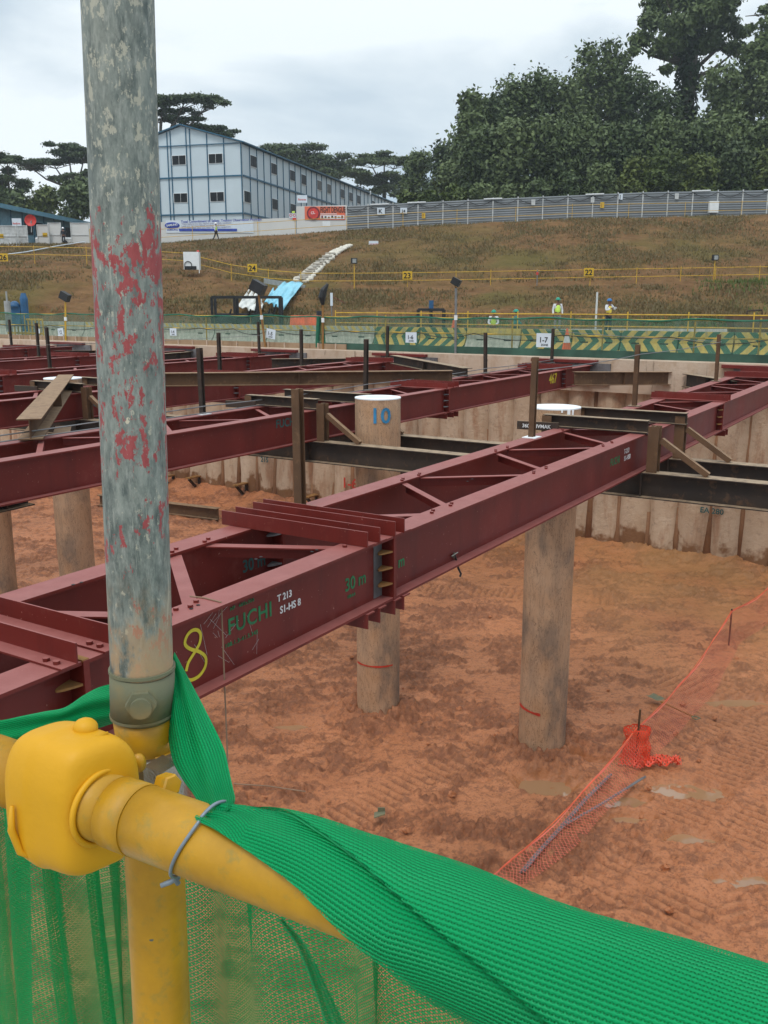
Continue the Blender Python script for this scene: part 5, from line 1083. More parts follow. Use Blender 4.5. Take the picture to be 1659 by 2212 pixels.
for sx_ in (-1.3, 1.3): mb = MB(); mb.tube([b+Vector((sx_, -.9, .32)), b+Vector((sx_, -.65, .32))], .32, 14); mb.build('wheel', M['black'], e)

def building():
    E0 = Vector((-17.1, 118, 0)); dl = Vector((19.5, 71, 0)).normalized(); dg = Vector((-dl.y, dl.x, 0)); z0 = hz(-17, 118)-.5
    e = thing('dormitory_block', E0+Z*z0, 'long pale blue two-storey prefabricated block with blue trim and a pitched roof', 'building')
    Wd = 15.6; Ln = 74.; ze = 20.3; zr = 22.5; nl = -dg; ng = -dl
    for nm, pts, nr in (('gable_wall', [E0+Z*z0, E0+Z*ze, E0+dg*Wd/2+Z*zr, E0+dg*Wd+Z*ze, E0+dg*Wd+Z*z0], ng), ('long_wall', [E0+Z*z0, E0+dl*Ln+Z*z0, E0+dl*Ln+Z*ze, E0+Z*ze], nl)):
        mb = MB(); mb.poly(pts, .15, -nr); mb.build(nm, M['clad'], e)
    mb = MB(); a = .5
    for s_ in (0, 1):
        w0 = -a if s_ == 0 else Wd+a; zz0 = ze-a*(zr-ze)/(Wd/2)
        mb.poly([E0+dg*w0-dl*a+Z*(zz0+.06), E0+dg*w0+dl*(Ln+a)+Z*(zz0+.06), E0+dg*Wd/2+dl*(Ln+a)+Z*(zr+.06), E0+dg*Wd/2-dl*a+Z*(zr+.06)], .14, Z)
    mb.build('roof', M['blue'], e)
    def col(base, z1, n, w_=.13, z00=None): mb = MB(); mb.bar(base+n*.05+Z*(z00 or z0), base+n*.05+Z*z1, w_, .1, up=n); mb.build('trim_post', M['blue'], e)
    for s in (.08, 2.3, 4.5, 6.75, 7.25, 9.35, 9.8, 11.1, 13.3, 15.5): col(E0+dg*s, ze+(zr-ze)*(1-abs(s-Wd/2)/(Wd/2))-.05, ng, .11)
    for z in (12.2, 16.55, ze-.05):
        mb = MB(); mb.bar(E0+ng*.12+Z*z, E0+ng*.12+dg*Wd+Z*z, .1, .16 if z < 20 else .1); mb.build('trim_band', M['blue'], e)
        mb = MB(); mb.bar(E0+nl*.12+Z*z, E0+nl*.12+dl*Ln+Z*z, .1, .2); mb.build('trim_band', M['blue'], e)
    n = 33
    for i in range(1, n+1): col(E0+dl*(i*Ln/n), ze-.05, nl, .075)
    def win(c, along, nr, w_, h, mat='glass'):
        mb = MB(); mb.box(c+nr*.04, (w_, .08, h), along, nr); f = mb.build('window', M['white'], e)
        for s_ in (-1, 1): mb = MB(); mb.box(c+nr*.09+along*s_*w_*.235, (w_*.44, .04, h*.9), along, nr); mb.build('pane', M[mat], f)
    for s in (3.4, 8.3, 12.2):
        for z in (18.6, 14.2): win(E0+dg*s+Z*z, dg, ng, 1.95, 1.15)
    st = Ln/n
    for b, up_ in ((1, 1), (4, 1), (7, 1), (9, 1), (12, 2), (14, 2), (17, 1), (19, 1), (21, 1), (25, 1), (28, 1), (0, 0), (4, 0), (7, 0), (14, 0), (11, 0)):
        win(E0+dl*(b+.5)*st+Z*(18.6 if up_ else 14.2), dl, nl, st*.9, 1.4, 'blind' if up_ == 2 else 'glass')
    g = atF(632, 393, 146)
    for s in np.arange(3.3, 15, 2.2):
        mb = MB(); 
        for z in (12.3, 16.6): mb.tube([E0+ng*.03+dg*(s-1.0)+Z*z, E0+ng*.03+dg*(s+1.0)+Z*(z+3.8)], .015, 4)
    mb = MB(); q = E0+dl*(24*st)+nl*.5+Z*(ze+.3); mb.tube([q, q-Z*.6, q-Z*.6-nl*.3], .12, 8); mb.build('downpipe', M['white'], e)
building()
# left low building
B0 = Vector((-43.2, 108, 0)); d = Vector((3.4, 19.5, 0)).normalized(); e = thing('site_office', B0+Z*7, 'low blue site office with a sloping blue roof edge at the far left', 'building'); nr = Vector((d.y, -d.x, 0))
zt = 12.1; mb = MB(); mb.poly([B0-d*14+Z*6, B0+d*30+Z*6, B0+d*30+Z*(zt-.6), B0-d*14+Z*zt], .2, -nr); mb.build('wall', M['wallb'], e)
mb = MB(); mb.poly([B0-d*15+nr*1.2+Z*(zt+.05), B0+d*31+nr*1.2+Z*(zt-.7), B0+d*31-nr*9+Z*(zt+1.2), B0-d*15-nr*9+Z*(zt+2.)], .3, Z); mb.build('roof', M['roofb'], e)
mb = MB(); mb.bar(B0-d*15+nr*1.25+Z*(zt+.1), B0+d*31+nr*1.25+Z*(zt-.65), .12, .5); mb.build('roof_fascia', M['roofb'], e)
for k in range(12): mb = MB(); mb.bar(B0+nr*.05+d*(k*2.4-2)+Z*6, B0+nr*.05+d*(k*2.4-2)+Z*(zt-.2), .1, .08, up=nr); mb.build('trim_post', M['blue'], e)
for k in (0, 3, 4, 7): mb = MB(); mb.box(B0+nr*.06+d*(k*2.4-.8)+Z*10.2, (1.7, .08, 1.5), d, nr); mb.build('window', M['glass'], e)

# ================================================================== trees
def leaves(name, blobs, n, size, mat, parent, seed=0, flat=1.0, shell=.45, droop=0.):
    g = np.random.default_rng(seed); B = np.array(blobs, float); vol = (B[:, 3]*B[:, 4]*B[:, 5])**.75; idx = g.choice(len(B), n, p=vol/vol.sum())
    v = g.normal(size=(n, 3)); v /= np.linalg.norm(v, axis=1)[:, None]; r = (shell+(1-shell)*g.random(n))**(1/2.)*(1+.13*g.normal(size=n)+.25*(g.random(n)**9))
    r *= .84+.62*(fbm(v[:, 0]*3.0+idx*3.1, v[:, 2]*3.0+v[:, 1]*2.6, 3, seed+5)*2-1)
    P = B[idx, :3]+v*r[:, None]*B[idx, 3:6]
    nr = v*np.array([.6, .6, .6])+g.normal(size=(n, 3))*.75+np.array([0, 0, .45]); nr[:, 2] *= flat; nr /= np.linalg.norm(nr, axis=1)[:, None]
    t = np.cross(nr, g.normal(size=(n, 3))); t /= np.linalg.norm(t, axis=1)[:, None]; b = np.cross(nr, t); s = size*(.55+.9*g.random(n))[:, None]
    t[:, 2] -= droop
    V = np.stack([P-t*s*.5, P+b*s*.32+nr*s*.06, P+t*s*.6, P-b*s*.32+nr*s*.06], 1).reshape(-1, 3)
    return npmesh(name, V, np.arange(4*n).reshape(-1, 4), mat, parent)
def tree(name, x, F, ytop, w_, label, cat='tree', grp=None, mat='leafd', ybot=470, n=2600, size=.62, seed=0, flat=1., nb=9, trunk=True, ty=None):
    g = random.Random(seed+1); c = atF(x, ytop, F); zb = hz(c.x, F) if F < 186 else 8.; zt_ = c.z; zl = atF(x, ybot, F).z
    R_ = w_*F/2000; e = thing(name, (c.x, F, zb), label, cat, grp)
    if trunk:
        pts = [Vector((c.x+g.uniform(-.4, .4)*(k > 0), F+g.uniform(-.4, .4)*(k > 0), zb-.5+(zt_-zb-.8)*k/5)) for k in range(6)]
        mb = MB(); mb.tube(pts, [.34, .28, .22, .17, .11, .05], 8)
        for k in range(5): q = pts[2+k % 3]; mb.tube([q, q+Vector((g.uniform(-1, 1)*R_*.6, g.uniform(-1, 1)*R_*.6, g.uniform(.8, 2.5)))], [.12, .03], 5)
        mb.build('trunk', M['bark'], e)
    bl = []; H_ = zt_-zl
    for k in range(nb):
        t = (k+.5)/nb; rr = R_*(.42+.30*g.random()); a = g.uniform(0, 6.28); off = R_*.62*(1-.75*t)*(.5+.6*g.random()); z = zl+H_*t*.92
        if k == nb-1: off = 0; z = zt_-rr*.75
        bl.append((c.x+off*math.cos(a), F+off*math.sin(a)*.8, min(z, zt_-rr*.7), rr, rr, rr*.8))
    leaves('crown', bl, n, size, M[mat], e, seed, flat); return e
FT = [(1017, 128, 190, 60, 'tall dark tree at the left front corner of the forest'), (960, 150, 300, 45, 'smaller dark tree just left of the forest edge, behind the yellowish bush'), (905, 158, 325, 42, 'feathery tree standing at the right of the far flat-topped trees'), (1060, 132, 205, 60, 'dark forest tree second from the left corner of the forest'), (1110, 136, 165, 60, 'broad dark tree in the left half of the forest with a rounded top'),
      (1165, 138, 150, 62, 'dark tree with a spreading top left of the forest peak'), (1222, 138, 165, 60, 'dark tree right below the left peak of the forest'), (1275, 142, 92, 60, 'tall forest tree rising above its neighbours, left of the great vine-clad tree'), (1320, 144, 80, 58, 'tall thin-topped forest tree touching the crown of the great tree'),
      (1370, 140, 150, 62, 'dark forest tree below the left side of the great tree'), (1428, 136, 182, 60, 'dark forest tree left of the vine-clad trunk'), (1560, 138, 130, 70, 'dark leaning forest tree right of the vine-clad trunk'), (1630, 142, 112, 70, 'dark tall forest tree at the upper right edge'), (1680, 136, 150, 70, 'dark forest tree cut by the right edge of the photo')]
for i, (x, F, y, w_, lb) in enumerate(FT): tree('forest_tree', x, F, y, w_, lb, 'tree', 'trees of the dark forest on the right', 'leafd', 440 if i not in (1, 2) else 420, 9000 if i not in (1, 2) else 3400, .52, i*7+3, nb=16)
FB = [(1040, 122, 270, 62), (1110, 121, 255, 70), (1190, 121, 250, 75), (1270, 121, 250, 75), (1350, 121, 265, 75), (1430, 121, 255, 75), (1500, 120, 262, 75), (1580, 120, 250, 75), (1660, 120, 260, 75)]
FBL = ['leftmost', 'second', 'third', 'fourth', 'fifth', 'sixth', 'seventh', 'eighth', 'ninth and rightmost']
for i, (x, F, y, w_) in enumerate(FB): tree('forest_tree', x, F, y, w_, f'middle-height dark tree in the front row of the forest, {FBL[i]} of nine', 'tree', 'trees of the dark forest on the right', 'leafd', 455, 8500, .5, 200+i*5, nb=16, trunk=i % 2 == 0)
BS = [(880, 116, 418, 26), (925, 115, 412, 30), (985, 115, 405, 34), (1045, 115, 398, 34), (1105, 114, 400, 34), (1165, 114, 385, 36), (1230, 114, 375, 40), (1300, 114, 350, 46), (1370, 114, 338, 50), (1440, 114, 318, 52), (1510, 114, 330, 52), (1590, 114, 300, 56), (1665, 114, 318, 56)]
BL = ['first, beside the end of the pale blue block', 'second from the left', 'third from the left', 'fourth from the left', 'fifth from the left', 'sixth from the left', 'middle one of the row', 'eighth from the left', 'ninth from the left', 'tenth from the left', 'third from the right', 'second from the right', 'at the right edge']
for i, (x, F, y, w_) in enumerate(BS): tree('bush', x, F, y, w_, f'olive bush right behind the grey hoarding, {BL[i]}', 'bush', 'olive bushes behind the grey hoarding', 'leafo' if i < 3 or i in (8, 9, 10, 12) else 'leafd', 450, 4200, .42, 400+i*3, nb=7, trunk=False)
# great vine-clad tree
c = atF(1486, 240, 146); e = thing('great_tree', (c.x, 146, hz(c.x, 146)), 'towering tree with a vine-clad trunk rising above the forest at the upper right', 'tree')
T0 = Vector((c.x-.8, 146, hz(c.x, 146))); zt_ = atF(1486, 30, 146).z; pts = [T0, Vector((c.x-.3, 146, c.z)), Vector((c.x, 146, atF(1, 140, 146).z)), Vector((c.x+.3, 146, atF(1, 70, 146).z)), Vector((c.x, 146, zt_+1))]
mb = MB(); mb.tube(pts, [1.3, 1.1, .9, .55, .2], 10)
g = random.Random(9)
def AT(x, y, F=146): p = atF(x, y, F); return p
for (a, b, c2) in (((1486, 150), (1430, 95), (1375, 60)), ((1490, 160), (1545, 110), (1600, 85)), ((1488, 110), (1460, 50), (1440, 0)), ((1490, 100), (1530, 40), (1545, -30)), ((1488, 175), (1540, 150), (1590, 110)), ((1486, 140), (1410, 120), (1370, 95))): mb.tube([AT(*a), AT(*b), AT(*c2)], [.4, .25, .07], 6)
mb.build('trunk', M['bark'], e)
leaves('vine_cover', [(c.x-.5+.25*math.sin(k*1.7), 146, T0.z+6+(c.z-T0.z+5)*k/12, 2.2-.05*k, 2.2-.05*k, 1.8) for k in range(14)], 6500, .6, M['vine'], e, 77, 1, .7, .5)
bl = []
for (x, y, r) in ((1385, 85, 34), (1410, 45, 40), (1440, 100, 42), (1425, 10, 42), (1470, 55, 48), (1480, 0, 50), (1470, 130, 30), (1520, 30, 46), (1530, 90, 44), (1560, 50, 44), (1560, 5, 46), (1585, 105, 30), (1600, 70, 28), (1500, -40, 55), (1430, -40, 45), (1570, -45, 50), (1370, 110, 20), (1440, 150, 20), (1350, 130, 14)): p = AT(x, y, 146+g.uniform(-4, 4)); r = r*146/2000*.80; bl.append((p.x, p.y, p.z, r, r, r*.58))
leaves('crown', bl, 24000, .6, M['leafd'], e, 78, 1, .15, .35)
c = atF(1655, 60, 140); e = thing('spreading_tree', (c.x+8, 140, hz(c.x+8, 140)), 'tree reaching in from the upper right edge with light feathery branches', 'tree'); mb = MB(); mb.tube([Vector((c.x+9, 140, hz(c.x+8, 140))), Vector((c.x+7, 140, c.z-3)), AT(1640, 130, 140), AT(1590, 118, 140)], [.5, .35, .2, .06], 7); mb.tube([Vector((c.x+7, 140, c.z-3)), AT(1665, 30, 140), AT(1610, 35, 140)], [.3, .15, .05], 6); mb.build('trunk', M['bark'], e)
bl = [];
for (x, y, r) in ((1640, 105, 26), (1612, 120, 16), (1660, 80, 24), (1655, 20, 16), (1640, 140, 26), (1680, 50, 30), (1690, 120, 34), (1625, 60, 9)): p = AT(x, y, 140); r = r*.07; bl.append((p.x, p.y, p.z, r*1.3, r, r*.6))
leaves('crown', bl, 3600, .6, M['leafd'], e, 88, 1, .3)
# umbrella trees
def utree(name, x, F, ybase, layers, label, seed, n, size=.7, fork=None):
    c = atF(x, ybase, F); zb = 7.; e = thing(name, (c.x, F, zb), label, 'tree', 'flat-topped trees behind the buildings'); g = random.Random(seed)
    mb = MB(); fk = atF(*(fork or (x, ybase)), F); mb.tube([Vector((c.x, F, zb-1)), fk.lerp(Vector((c.x, F, zb)), .5), fk], [.7, .55, .42], 8)
    bl = []
    for (lx, ly, rx, rz) in layers:
        p = atF(lx, ly, F); k = F/2000; p.y += g.uniform(-3, 3); m = 3 if rx > 30 else 2
        mid = fk.lerp(p, .55)+Vector((0, 0, -.10*(p-fk).length)); pe = p-Z*rz*k*.3
        mb.tube([fk, mid, pe], [.26, .17, .07], 6)
        for q in range(m+2): a = (q/(m+1)-.5)*1.7; mb.tube([mid.lerp(pe, .55), pe+Vector((a*rx*k, g.uniform(-1, 1), -rz*k*.1))], [.08, .03], 4)
        for q in range(m*2+1):
            a = (q/(m*2)-.5)*2; bl.append((p.x+a*rx*k*.8, p.y+g.uniform(-2.5, 2.5), p.z+g.uniform(-.8, .6)*rz*k-abs(a)*rz*k*.35, rx*k/m*1.3, rx*k/m*1.1, rz*k*(.36+.25*g.random())))
    mb.build('trunk', M['bark'], e); leaves('crown', bl, int(n*2.3), size*.66, M['leafu'], e, seed, 1.5, .02)
utree('umbrella_tree', 168, 190, 430, [(60, 350, 50, 9), (110, 345, 62, 11), (150, 318, 40, 9), (180, 325, 60, 11), (215, 335, 40, 12), (250, 360, 40, 14), (185, 375, 34, 10), (150, 385, 40, 14)], 'broad flat-topped tree with slanting bare branches left of the big pole', 31, 15000, .6, (160, 410))
utree('umbrella_tree', 20, 170, 430, [(10, 375, 45, 16), (30, 350, 25, 10), (-10, 345, 30, 14), (20, 400, 40, 16)], 'leafy tree at the far left edge behind the site office', 32, 6500, .6)
utree('umbrella_tree', 365, 165, 300, [(350, 205, 45, 12), (410, 212, 55, 13), (460, 222, 36, 10), (380, 235, 40, 8), (300, 215, 50, 12), (430, 268, 50, 12), (470, 280, 36, 10), (340, 245, 30, 8), (405, 255, 30, 8)], 'tall flat-topped tree rising behind the gable of the pale blue block', 33, 13000, .6, (345, 310))
utree('umbrella_tree', 640, 230, 420, [(600, 318, 46, 12), (650, 325, 60, 16), (700, 345, 50, 16), (620, 345, 60, 16), (740, 362, 36, 14), (690, 368, 60, 16), (650, 360, 60, 14)], 'wide flat-topped tree seen over the long roof of the pale blue block', 34, 14000, .8, (660, 390))
utree('umbrella_tree', 830, 220, 430, [(830, 335, 50, 8), (800, 352, 42, 10), (855, 350, 36, 10), (830, 375, 50, 15), (800, 390, 36, 14), (860, 392, 36, 14), (830, 410, 46, 14), (770, 372, 24, 9)], 'flat-topped tree with layered crown beyond the far end of the pale blue block', 35, 11000, .8, (830, 400))
LB = [(25, 150, 408, 44), (95, 152, 402, 50), (165, 150, 385, 50), (230, 152, 395, 46), (-30, 150, 395, 44)]
for i, (x, F, y, w_) in enumerate(LB): tree('green_bush', x, F, y, w_, 'dense green tree top behind the site office roof, ' + ['second from the left', 'middle one', 'right under the flat-topped tree', 'partly hidden by the big pole', 'cut by the left edge'][i], 'bush', 'dense green tree tops behind the site office', 'leafo' if i % 2 else 'leafd', 478, 3000, .6, 600+i, nb=8, trunk=False)

# ================================================================== foreground railing
RD = -Vector(ray(-2795, 655)); RD.z = 0; RD = Vector((abs(RD.x), -abs(RD.y), 0)).normalized()      # along the near rail, towards the right
RQ = Vector((-RD.y, RD.x, 0)); RQ = RQ if RQ.y > 0 else -RQ                                      # away from the camera
R0 = atF(330, 1781, .568)
def rp(t, q=0, z=0): return R0+RD*t+RQ*q+Z*z
FP = .683
railT = thing('scaffold_railing', rp(0, 0, -1.1), 'near railing of a worn galvanised tube, mustard yellow rail and post joined by clamps', 'railing')
rt = .02415
# post tubes
pa, pb = atF(307, 1455, FP+.004), atF(252, -60, FP); o = MB()
n = 60; o.tube([pa.lerp(pb, i/n) for i in range(n+1)], rt, 64); org = railT.location.copy()
tubeo = o.build('galvanised_tube', M['galv'], None, smooth=True)
tubeo.location = pa; 
for v in tubeo.data.vertices: v.co = Vector(v.co)+base(o.v)-pa
tubeo.parent = railT; tubeo.location = pa-org
def cyl(name, p, q, r, mat, seg=48, sm=True, n=2):
    mb = MB(); mb.tube([p.lerp(q, i/n) for i in range(n+1)], r, seg); o = mb.build(name, M[mat], railT, smooth=False)
    for f in o.data.polygons: f.use_smooth = len(f.vertices) == 4
    return o
pj0, pj1 = atF(307, 1443, FP+.004), atF(308, 1538, FP+.008); jd = (pj1-pj0).normalized()
sl = cyl('joint_sleeve', pj0, pj1, .0252, 'zinc')
mb = MB(); mb.tube([pj0+Z*.0015, pj0-Z*.001], .0258, 48); mb.tube([pj1+Z*.001, pj1-Z*.0012], .0257, 48); mb.build('sleeve_rim', M['zinc'], railT)
# hex bolt with washer
cdir = (CAM-pj0); cdir.z = 0; cdir.normalize(); cdir = (cdir+Vector((-.06, 0, 0))).normalized(); bc = pj0.lerp(pj1, .5)+cdir*.0245
mb = MB(); mb.tube([bc, bc+cdir*.007], .0118, 6); bo = mb.build('hex_bolt', M['zinc'], railT); mb = MB(); mb.tube([bc+cdir*.0068-Z*.001, bc+cdir*.0105-Z*.001], .0082, 20); mb.build('bolt_end', M['zinc'], bo)
cyl('post_neck', pj1+Z*.001, atF(322, 1640, FP+.012), .0238, 'yellow')
cyl('lower_post', atF(323, 1610, FP+.012), atF(356, 2330, FP), rt, 'yellow', 48, n=20)
# clamp behind the rail
k0 = atF(325, 1640, FP+.012); mb = MB(); mb.tube([k0+Z*.012, k0+Z*.006, k0-Z*.034, k0-Z*.040], [.0285, .0315, .0315, .0285], 40); cl = mb.build('clamp_collar', M['chrome'], railT)
for f in cl.data.polygons: f.use_smooth = len(f.vertices) == 4
mb = MB(); q = atF(372, 1668, FP-.012); mb.bar(q-RQ*.01+Z*.012, q-RQ*.01-Z*.02, .02, .022, up=RQ); mb.build('clamp_lug', M['chrome'], cl)
q = atF(362, 1694, .60); mb = MB(); ax = (RD*.7+Z*.2-RQ*.2).normalized(); mb.tube([q-ax*.008, q-ax*.0065, q+ax*.0065, q+ax*.008], [.0065, .0078, .0078, .0065], 6); mb.build('yellow_nut', M['yellow'], cl)
q = atF(300, 1648, .64); mb = MB(); mb.sph(q, .0048, 10, 7, sq=(1.2, 1, 1.6)); mb.build('yellow_lug', M['yellow'], cl, smooth=True)
# rail
def tx(x):            # t where the rail axis shows at image column x
    lo, hi = -.6, .55
    for _ in range(50):
        m = (lo+hi)/2; p = rp(m)-CAM; xx = 829.5+2000*p.x/p.dot(FW)
        if xx < x: lo = m
        else: hi = m
    return m
cyl('left_rail', rp(-1.2), rp(-.10), rt, 'yellow'); cyl('rail_stub', rp(-.10), rp(tx(252)), .0236, 'yellow')
cyl('rail_collar', rp(tx(254)), rp(tx(308)), .0247, 'yellow'); cyl('main_rail', rp(tx(309)), rp(1.1), rt, 'yellow', n=30)
# yellow rubber cover over the coupler
def cover():
    T_ = [-.114, -.112, -.108, -.100, -.088, -.082, -.078, -.070, -.056, -.049, -.0455, -.044]
    S_ = [.55, .80, .93, 1.0, 1.02, 1.045, 1.0, 1.0, .99, .94, .84, .60]
    m = 72; V = []
    for t, s in zip(T_, S_):
        for j in range(m):
            a = 2*math.pi*j/m; ca, sa_ = math.cos(a), math.sin(a); ex = .56
            q = math.copysign(abs(ca)**ex, ca); z = math.copysign(abs(sa_)**ex, sa_)
            wq = .036 if q < 0 else .029; wz = .050 if z > 0 else .053
            if z < 0 and q > 0: wq *= 1-.35*(-z)**2
            dent = 1-.10*max(0, math.cos(a-2.6))**4-.06*max(0, math.cos(a-.9))**6
            V.append(tuple(rp(t+.008*q*s, q*wq*s*dent+.004, z*wz*s*dent)))
    F_ = [tuple(f) for f in gridF(len(T_), m)]+[(i*m+m-1, i*m, (i+1)*m, (i+1)*m+m-1) for i in range(len(T_)-1)]
    mb = MB(); mb.add(V, F_+[tuple(range(m-1, -1, -1)), tuple(range((len(T_)-1)*m, len(T_)*m))]); c = mb.build('coupler_cover', M['cover'], railT, smooth=True)
    md = c.modifiers.new('s', 'SUBSURF'); md.levels = 1; md.render_levels = 1
    mb = MB(); mb.tube([rp(-.046+.002*math.cos(a), .0265*math.cos(a), .0265*math.sin(a)) for a in np.linspace(0, 2*math.pi, 40)], .0022, 8, caps=False); mb.build('cover_lip', M['cover'], c, smooth=True)
    mb = MB(); k = rp(-.072, .012, .049); mb.sph(k, .0082, 14, 9, sq=(1.1, 1, .9)); mb.build('cover_knob', M['cover'], c, smooth=True)
    mb = MB(); mb.tube([k+RD*.018-Z*.001+RQ*.004, k+RD*.012-RQ*.012-Z*.004, k-RQ*.016-Z*.005, k-RD*.014-RQ*.012-Z*.004, k-RD*.028-RQ*.004-Z*.002], [.001, .003, .0035, .003, .001], 8); mb.build('cover_strap', M['cover'], c, smooth=True)
    mb = MB(); mb.tube([rp(-.100, -.0335, .002), rp(-.101, -.035, -.016), rp(-.098, -.032, -.034), rp(-.088, -.02, -.046)], [.0015, .0028, .0028, .0015], 8); mb.build('cover_strap', M['cover'], c, smooth=True)
cover()
# tie wire
tw = tx(432); mb = MB(); mb.tube([rp(tw+.013*math.sin(a), (.0255+.006*(a < 2))*math.cos(a), (.0262+.004*math.exp(-(a-1.6)**2*3))*math.sin(a)) for a in np.linspace(.8, 2*math.pi-.9, 50)], .0012, 8)
e = mb.build('tie_wire', M['wire'], smooth=True, label='loop of grey plastic-coated wire twisted round the yellow rail, holding the green net', cat='tie wire')
k = atF(376, 1888, .548); mb = MB(); mb.tube([k+Vector((.004, 0, .006)), k+Vector((-.001, 0, .002)), k+Vector((.002, 0, -.003)), k+Vector((-.003, 0, -.006)), k+Vector((-.009, -.002, -.0075))], [.0022, .0026, .0024, .002, .0016], 8); mb.tube([k+Vector((.005, 0, .005)), k+Vector((0, -.003, 0)), k+Vector((.003, -.002, -.006))], .0018, 8); mb.build('wire_knot', M['wire'], e, smooth=True)

# green net
net = thing('safety_net', rp(.2, .1, -1.3), 'green knitted safety net gathered round the yellow rail and hanging below it', 'safety net')
def npgrid(name, P, us, vs, mat, parent, **k):
    n, m = P.shape[:2]; uv = np.stack([np.broadcast_to(us, (n, m)), np.broadcast_to(vs, (n, m))], 2).reshape(-1, 2)
    return npmesh(name, P, gridF(n, m), mat, parent, True, uv=uv, **k)
def roll(dr, mat, name):
    na, nt_ = 90, 170; ts = np.linspace(tx(452), tx(452)+.62, nt_); t_abs = ts; P = np.zeros((nt_, na, 3)); us = np.zeros((nt_, na)); vs = np.zeros((nt_, na))
    t470 = tx(470); t840 = tx(840); t1100 = tx(1100); t558 = tx(558); t1312 = tx(1312)
    for i, t in enumerate(ts):
        a0 = np.interp(t, [tx(452), tx(520), tx(700)], [48, 10, -45]); a1 = np.interp(t, [tx(452), tx(500), tx(590), tx(700), tx(800), tx(905), tx(985), tx(1220), 1.2], [116, 122, 134, 150, 168, 190, 222, 262, 280])
        ac = np.interp(t, [t558-.01, t558, t1312, t1312+.2], [60, 66, 186, 215])
        h_ = na//2; am = min(max(ac, a0+6), a1-6); A = np.r_[np.linspace(a0, am+2, h_), np.linspace(am-5, a1, na-h_)]; up1 = np.arange(na) < h_
        up_ = np.interp(t, [tx(452), tx(510), tx(640), tx(800), t1100, 1], [.0275, .0310, .0345, .0378, .0345, .036])
        ext = np.interp(t, [tx(452), tx(940), tx(985), tx(1220), t1100+.3], [0, 0, .002, .013, .022])
        r = up_+.0008*np.sin(A*.05+t*30)+.0004*np.sin(t*55+A*.03)
        amp = np.interp(t, [t558-.03, t558+.02, t558+.1, 1], [0, .0022, .0035, .004])
        d = A-ac; r = r+amp*np.where(up1, np.exp(-(d/30)**2)*.9, -.8*np.exp(-(d/22)**2))
        fr = (A-a0)/(a1-a0); r = r+.0011*np.sin(fr*26+1.5*math.sin(t*40))*math.exp(-(t-ts[0])/.11)+.0022*(fbm(fr*7+t*6, t*16+fr*2, 3, 9)-.5)+.0010*np.sin(fr*9-t*34)
        r = r+ext*np.clip((A-150)/90, 0, 1)**1.3
        r = np.where(A > a1-10, r, r); tk = np.exp(-((t-tx(458))/.010)**2); r = r-.0008*tk+.0012*tk*np.sin(A*.35)
        th = np.radians(A); q = r*np.cos(th); z = r*np.sin(th)-dr*.0
        rr_ = (r-dr)/r; P[i] = np.array([list(rp(t, q_*k_, z_*k_)) for q_, z_, k_ in zip(q, z, rr_)]); us[i] = t; vs[i] = np.cumsum(np.r_[0, np.abs(np.diff(th))*.032])*np.interp(t, [tx(452), tx(560), tx(900)], [1.6, 1.15, 1.])+a0*.00055
    return npgrid(name, P, us, vs, mat, net)
roll(0, M['knit'], 'rail_wrap'); roll(.0022, M['knitin'], 'rail_wrap_lining')
def strip(name, Lp, Rp, bulge, mat, uvs=1., n=60, m=34, back=0, fold=.003):
    def rs(pl):
        pl = np.array(pl, float); t = np.linspace(0, len(pl)-1, n); o = []
        for k in range(3):
            # smooth interpolation
            f = np.floor(t).astype(int).clip(0, len(pl)-2); s = t-f; p0 = pl[np.maximum(f-1, 0), k]; p1 = pl[f, k]; p2 = pl[f+1, k]; p3 = pl[np.minimum(f+2, len(pl)-1), k]
            o.append(.5*((2*p1)+(-p0+p2)*s+(2*p0-5*p1+4*p2-p3)*s*s+(-p0+3*p1-3*p2+p3)*s**3))
        return np.stack(o, 1)
    A = rs(Lp); B_ = rs(Rp); P = np.zeros((n, m, 3)); us = np.zeros((n, m)); vs = np.zeros((n, m)); acc = 0; pv = None
    for i in range(n):
        for j in range(m):
            s = j/(m-1); x, y, F = A[i]*(1-s)+B_[i]*s; F = F-bulge*math.sin(math.pi*s)**.8+fold*math.sin(s*13+i*.10)+back; P[i, j] = list(atF(x, y, F))
        c = P[i, m//2]; acc += 0 if pv is None else np.linalg.norm(c-pv); pv = c; us[i] = acc; w_ = np.linalg.norm(P[i, 0]-P[i, -1]); vs[i] = np.linspace(0, 1, m)*.042*uvs-.021*uvs+.5
    npgrid(name, P, us, vs, mat, net)
for bk, mt, nm in ((0, 'knit', 'net_neck'), (.003, 'knitin', 'net_neck_lining')):
    strip(nm, [(366, 1440, .705), (361, 1500, .70), (361, 1570, .685), (372, 1640, .665), (395, 1685, .63), (420, 1720, .59), (436, 1752, .558), (452, 1775, .545)], [(377, 1408, .715), (408, 1466, .705), (442, 1530, .685), (482, 1612, .655), (493, 1655, .62), (504, 1705, .585), (508, 1724, .56), (505, 1742, .548)], .012, M[mt], 1.0, 70, 36, bk)
    strip(nm.replace('neck', 'swag'), [(252, 1475, .72), (215, 1484, .73), (180, 1502, .735), (140, 1528, .74), (95, 1537, .745), (50, 1546, .75), (0, 1556, .755), (-60, 1560, .76)], [(252, 1560, .73), (215, 1572, .735), (180, 1578, .74), (140, 1585, .745), (90, 1610, .75), (45, 1632, .755), (0, 1652, .76), (-60, 1690, .765)], .012, M[mt], 1.2, 60, 30, bk)
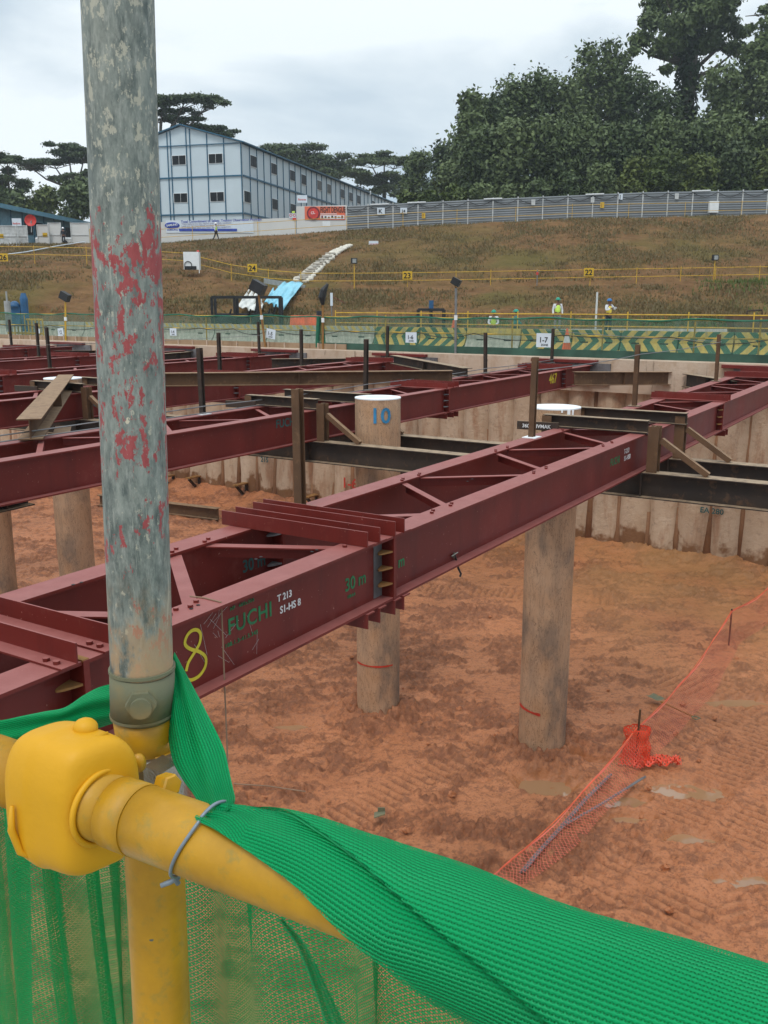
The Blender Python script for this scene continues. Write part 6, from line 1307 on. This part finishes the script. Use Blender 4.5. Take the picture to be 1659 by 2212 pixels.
# sheer hanging part
def hanging():
    ns, nz_ = 420, 60; s = np.linspace(-.62, 1.3, ns); z = np.linspace(-.15, -1.2, nz_); P = np.zeros((nz_, ns, 3)); us = np.zeros((nz_, ns)); vs = np.zeros((nz_, ns))
    f1_ = fbm(s*7+2, s*0+.5, 3, 12)-.5; f2 = fbm(s*19, s*0+1.5, 3, 22)-.5
    for i, zz_ in enumerate(z):
        dz = -(zz_+.15); g1 = min(1, .35+dz*1.2)
        pl = .020*np.sin(s*26+1.2+dz*1.8)*g1+.011*np.sin(s*61+dz*4)+.03*f1_*2*g1
        ss = s+.018*np.sin(s*43+dz*3.)*np.exp(-dz*.8)+.012*np.sin(s*97+1)*np.exp(-dz*2)+.05*dz*np.sin(s*6)
        zs = zz_+.02*np.sin(s*8+1)*(1-dz)
        q = .175+pl+.05*dz
        P[i] = np.array([list(rp(a, b, c)) for a, b, c in zip(ss, q, zs)]); us[i] = s*1.03; vs[i] = -zz_+.01*np.sin(s*9)
    npgrid('hanging_net', P, us, vs, M['sheer'], net)
    for (c, w0, w1, zs0) in ((-.30, .012, .02, -.13), (-.235, .008, .012, -.13), (.17, .012, .05, -.2), (-.42, .03, .03, -.13)):   # doubled pleats
        n = 40; zz_ = np.linspace(zs0, -1.15, n); m = 14; P = np.zeros((n, m, 3)); us = np.zeros((n, m)); vs = np.zeros((n, m))
        for i in range(n):
            f = i/(n-1)
            for j in range(m): a = (j/(m-1)-.5); x_ = c+(w0+(w1-w0)*f)*a*2+.06*f*(c > 0)+.012*math.sin(f*5+c*9); P[i, j] = list(rp(x_, .160+.006*math.cos(a*9)+.03*f, zz_[i])); us[i, j] = x_*2.1; vs[i, j] = -zz_[i]*1.02
        npgrid('net_pleat', P, us, vs, M['sheer'], net)
hanging()
for bk, mt in ((0, 'knit'),):
    strip('sagging_fold', [(600, 1985, .62), (640, 2045, .62), (675, 2130, .62), (715, 2250, .62)], [(612, 1985, .62), (660, 2040, .62), (705, 2130, .62), (765, 2250, .62)], .004, M[mt], 1.3, 40, 14, bk)

# ================================================================== air
HZ = MB(); HZ.box((0, 100, 24), (560, 420, 68))
_h = bpy.data.materials.new('haze'); _h.use_nodes = True; _t = _h.node_tree; _t.nodes.clear(); _o = _t.nodes.new('ShaderNodeOutputMaterial'); _v = _t.nodes.new('ShaderNodeVolumePrincipled')
_v.inputs['Color'].default_value = (.82, .9, .97, 1); _v.inputs['Density'].default_value = .00034; _v.inputs['Anisotropy'].default_value = .2; _t.links.new(_v.outputs[0], _o.inputs['Volume'])
HZ.build('haze', _h, kind='stuff', label='thin humid air that softens the far trees and buildings', cat='haze')
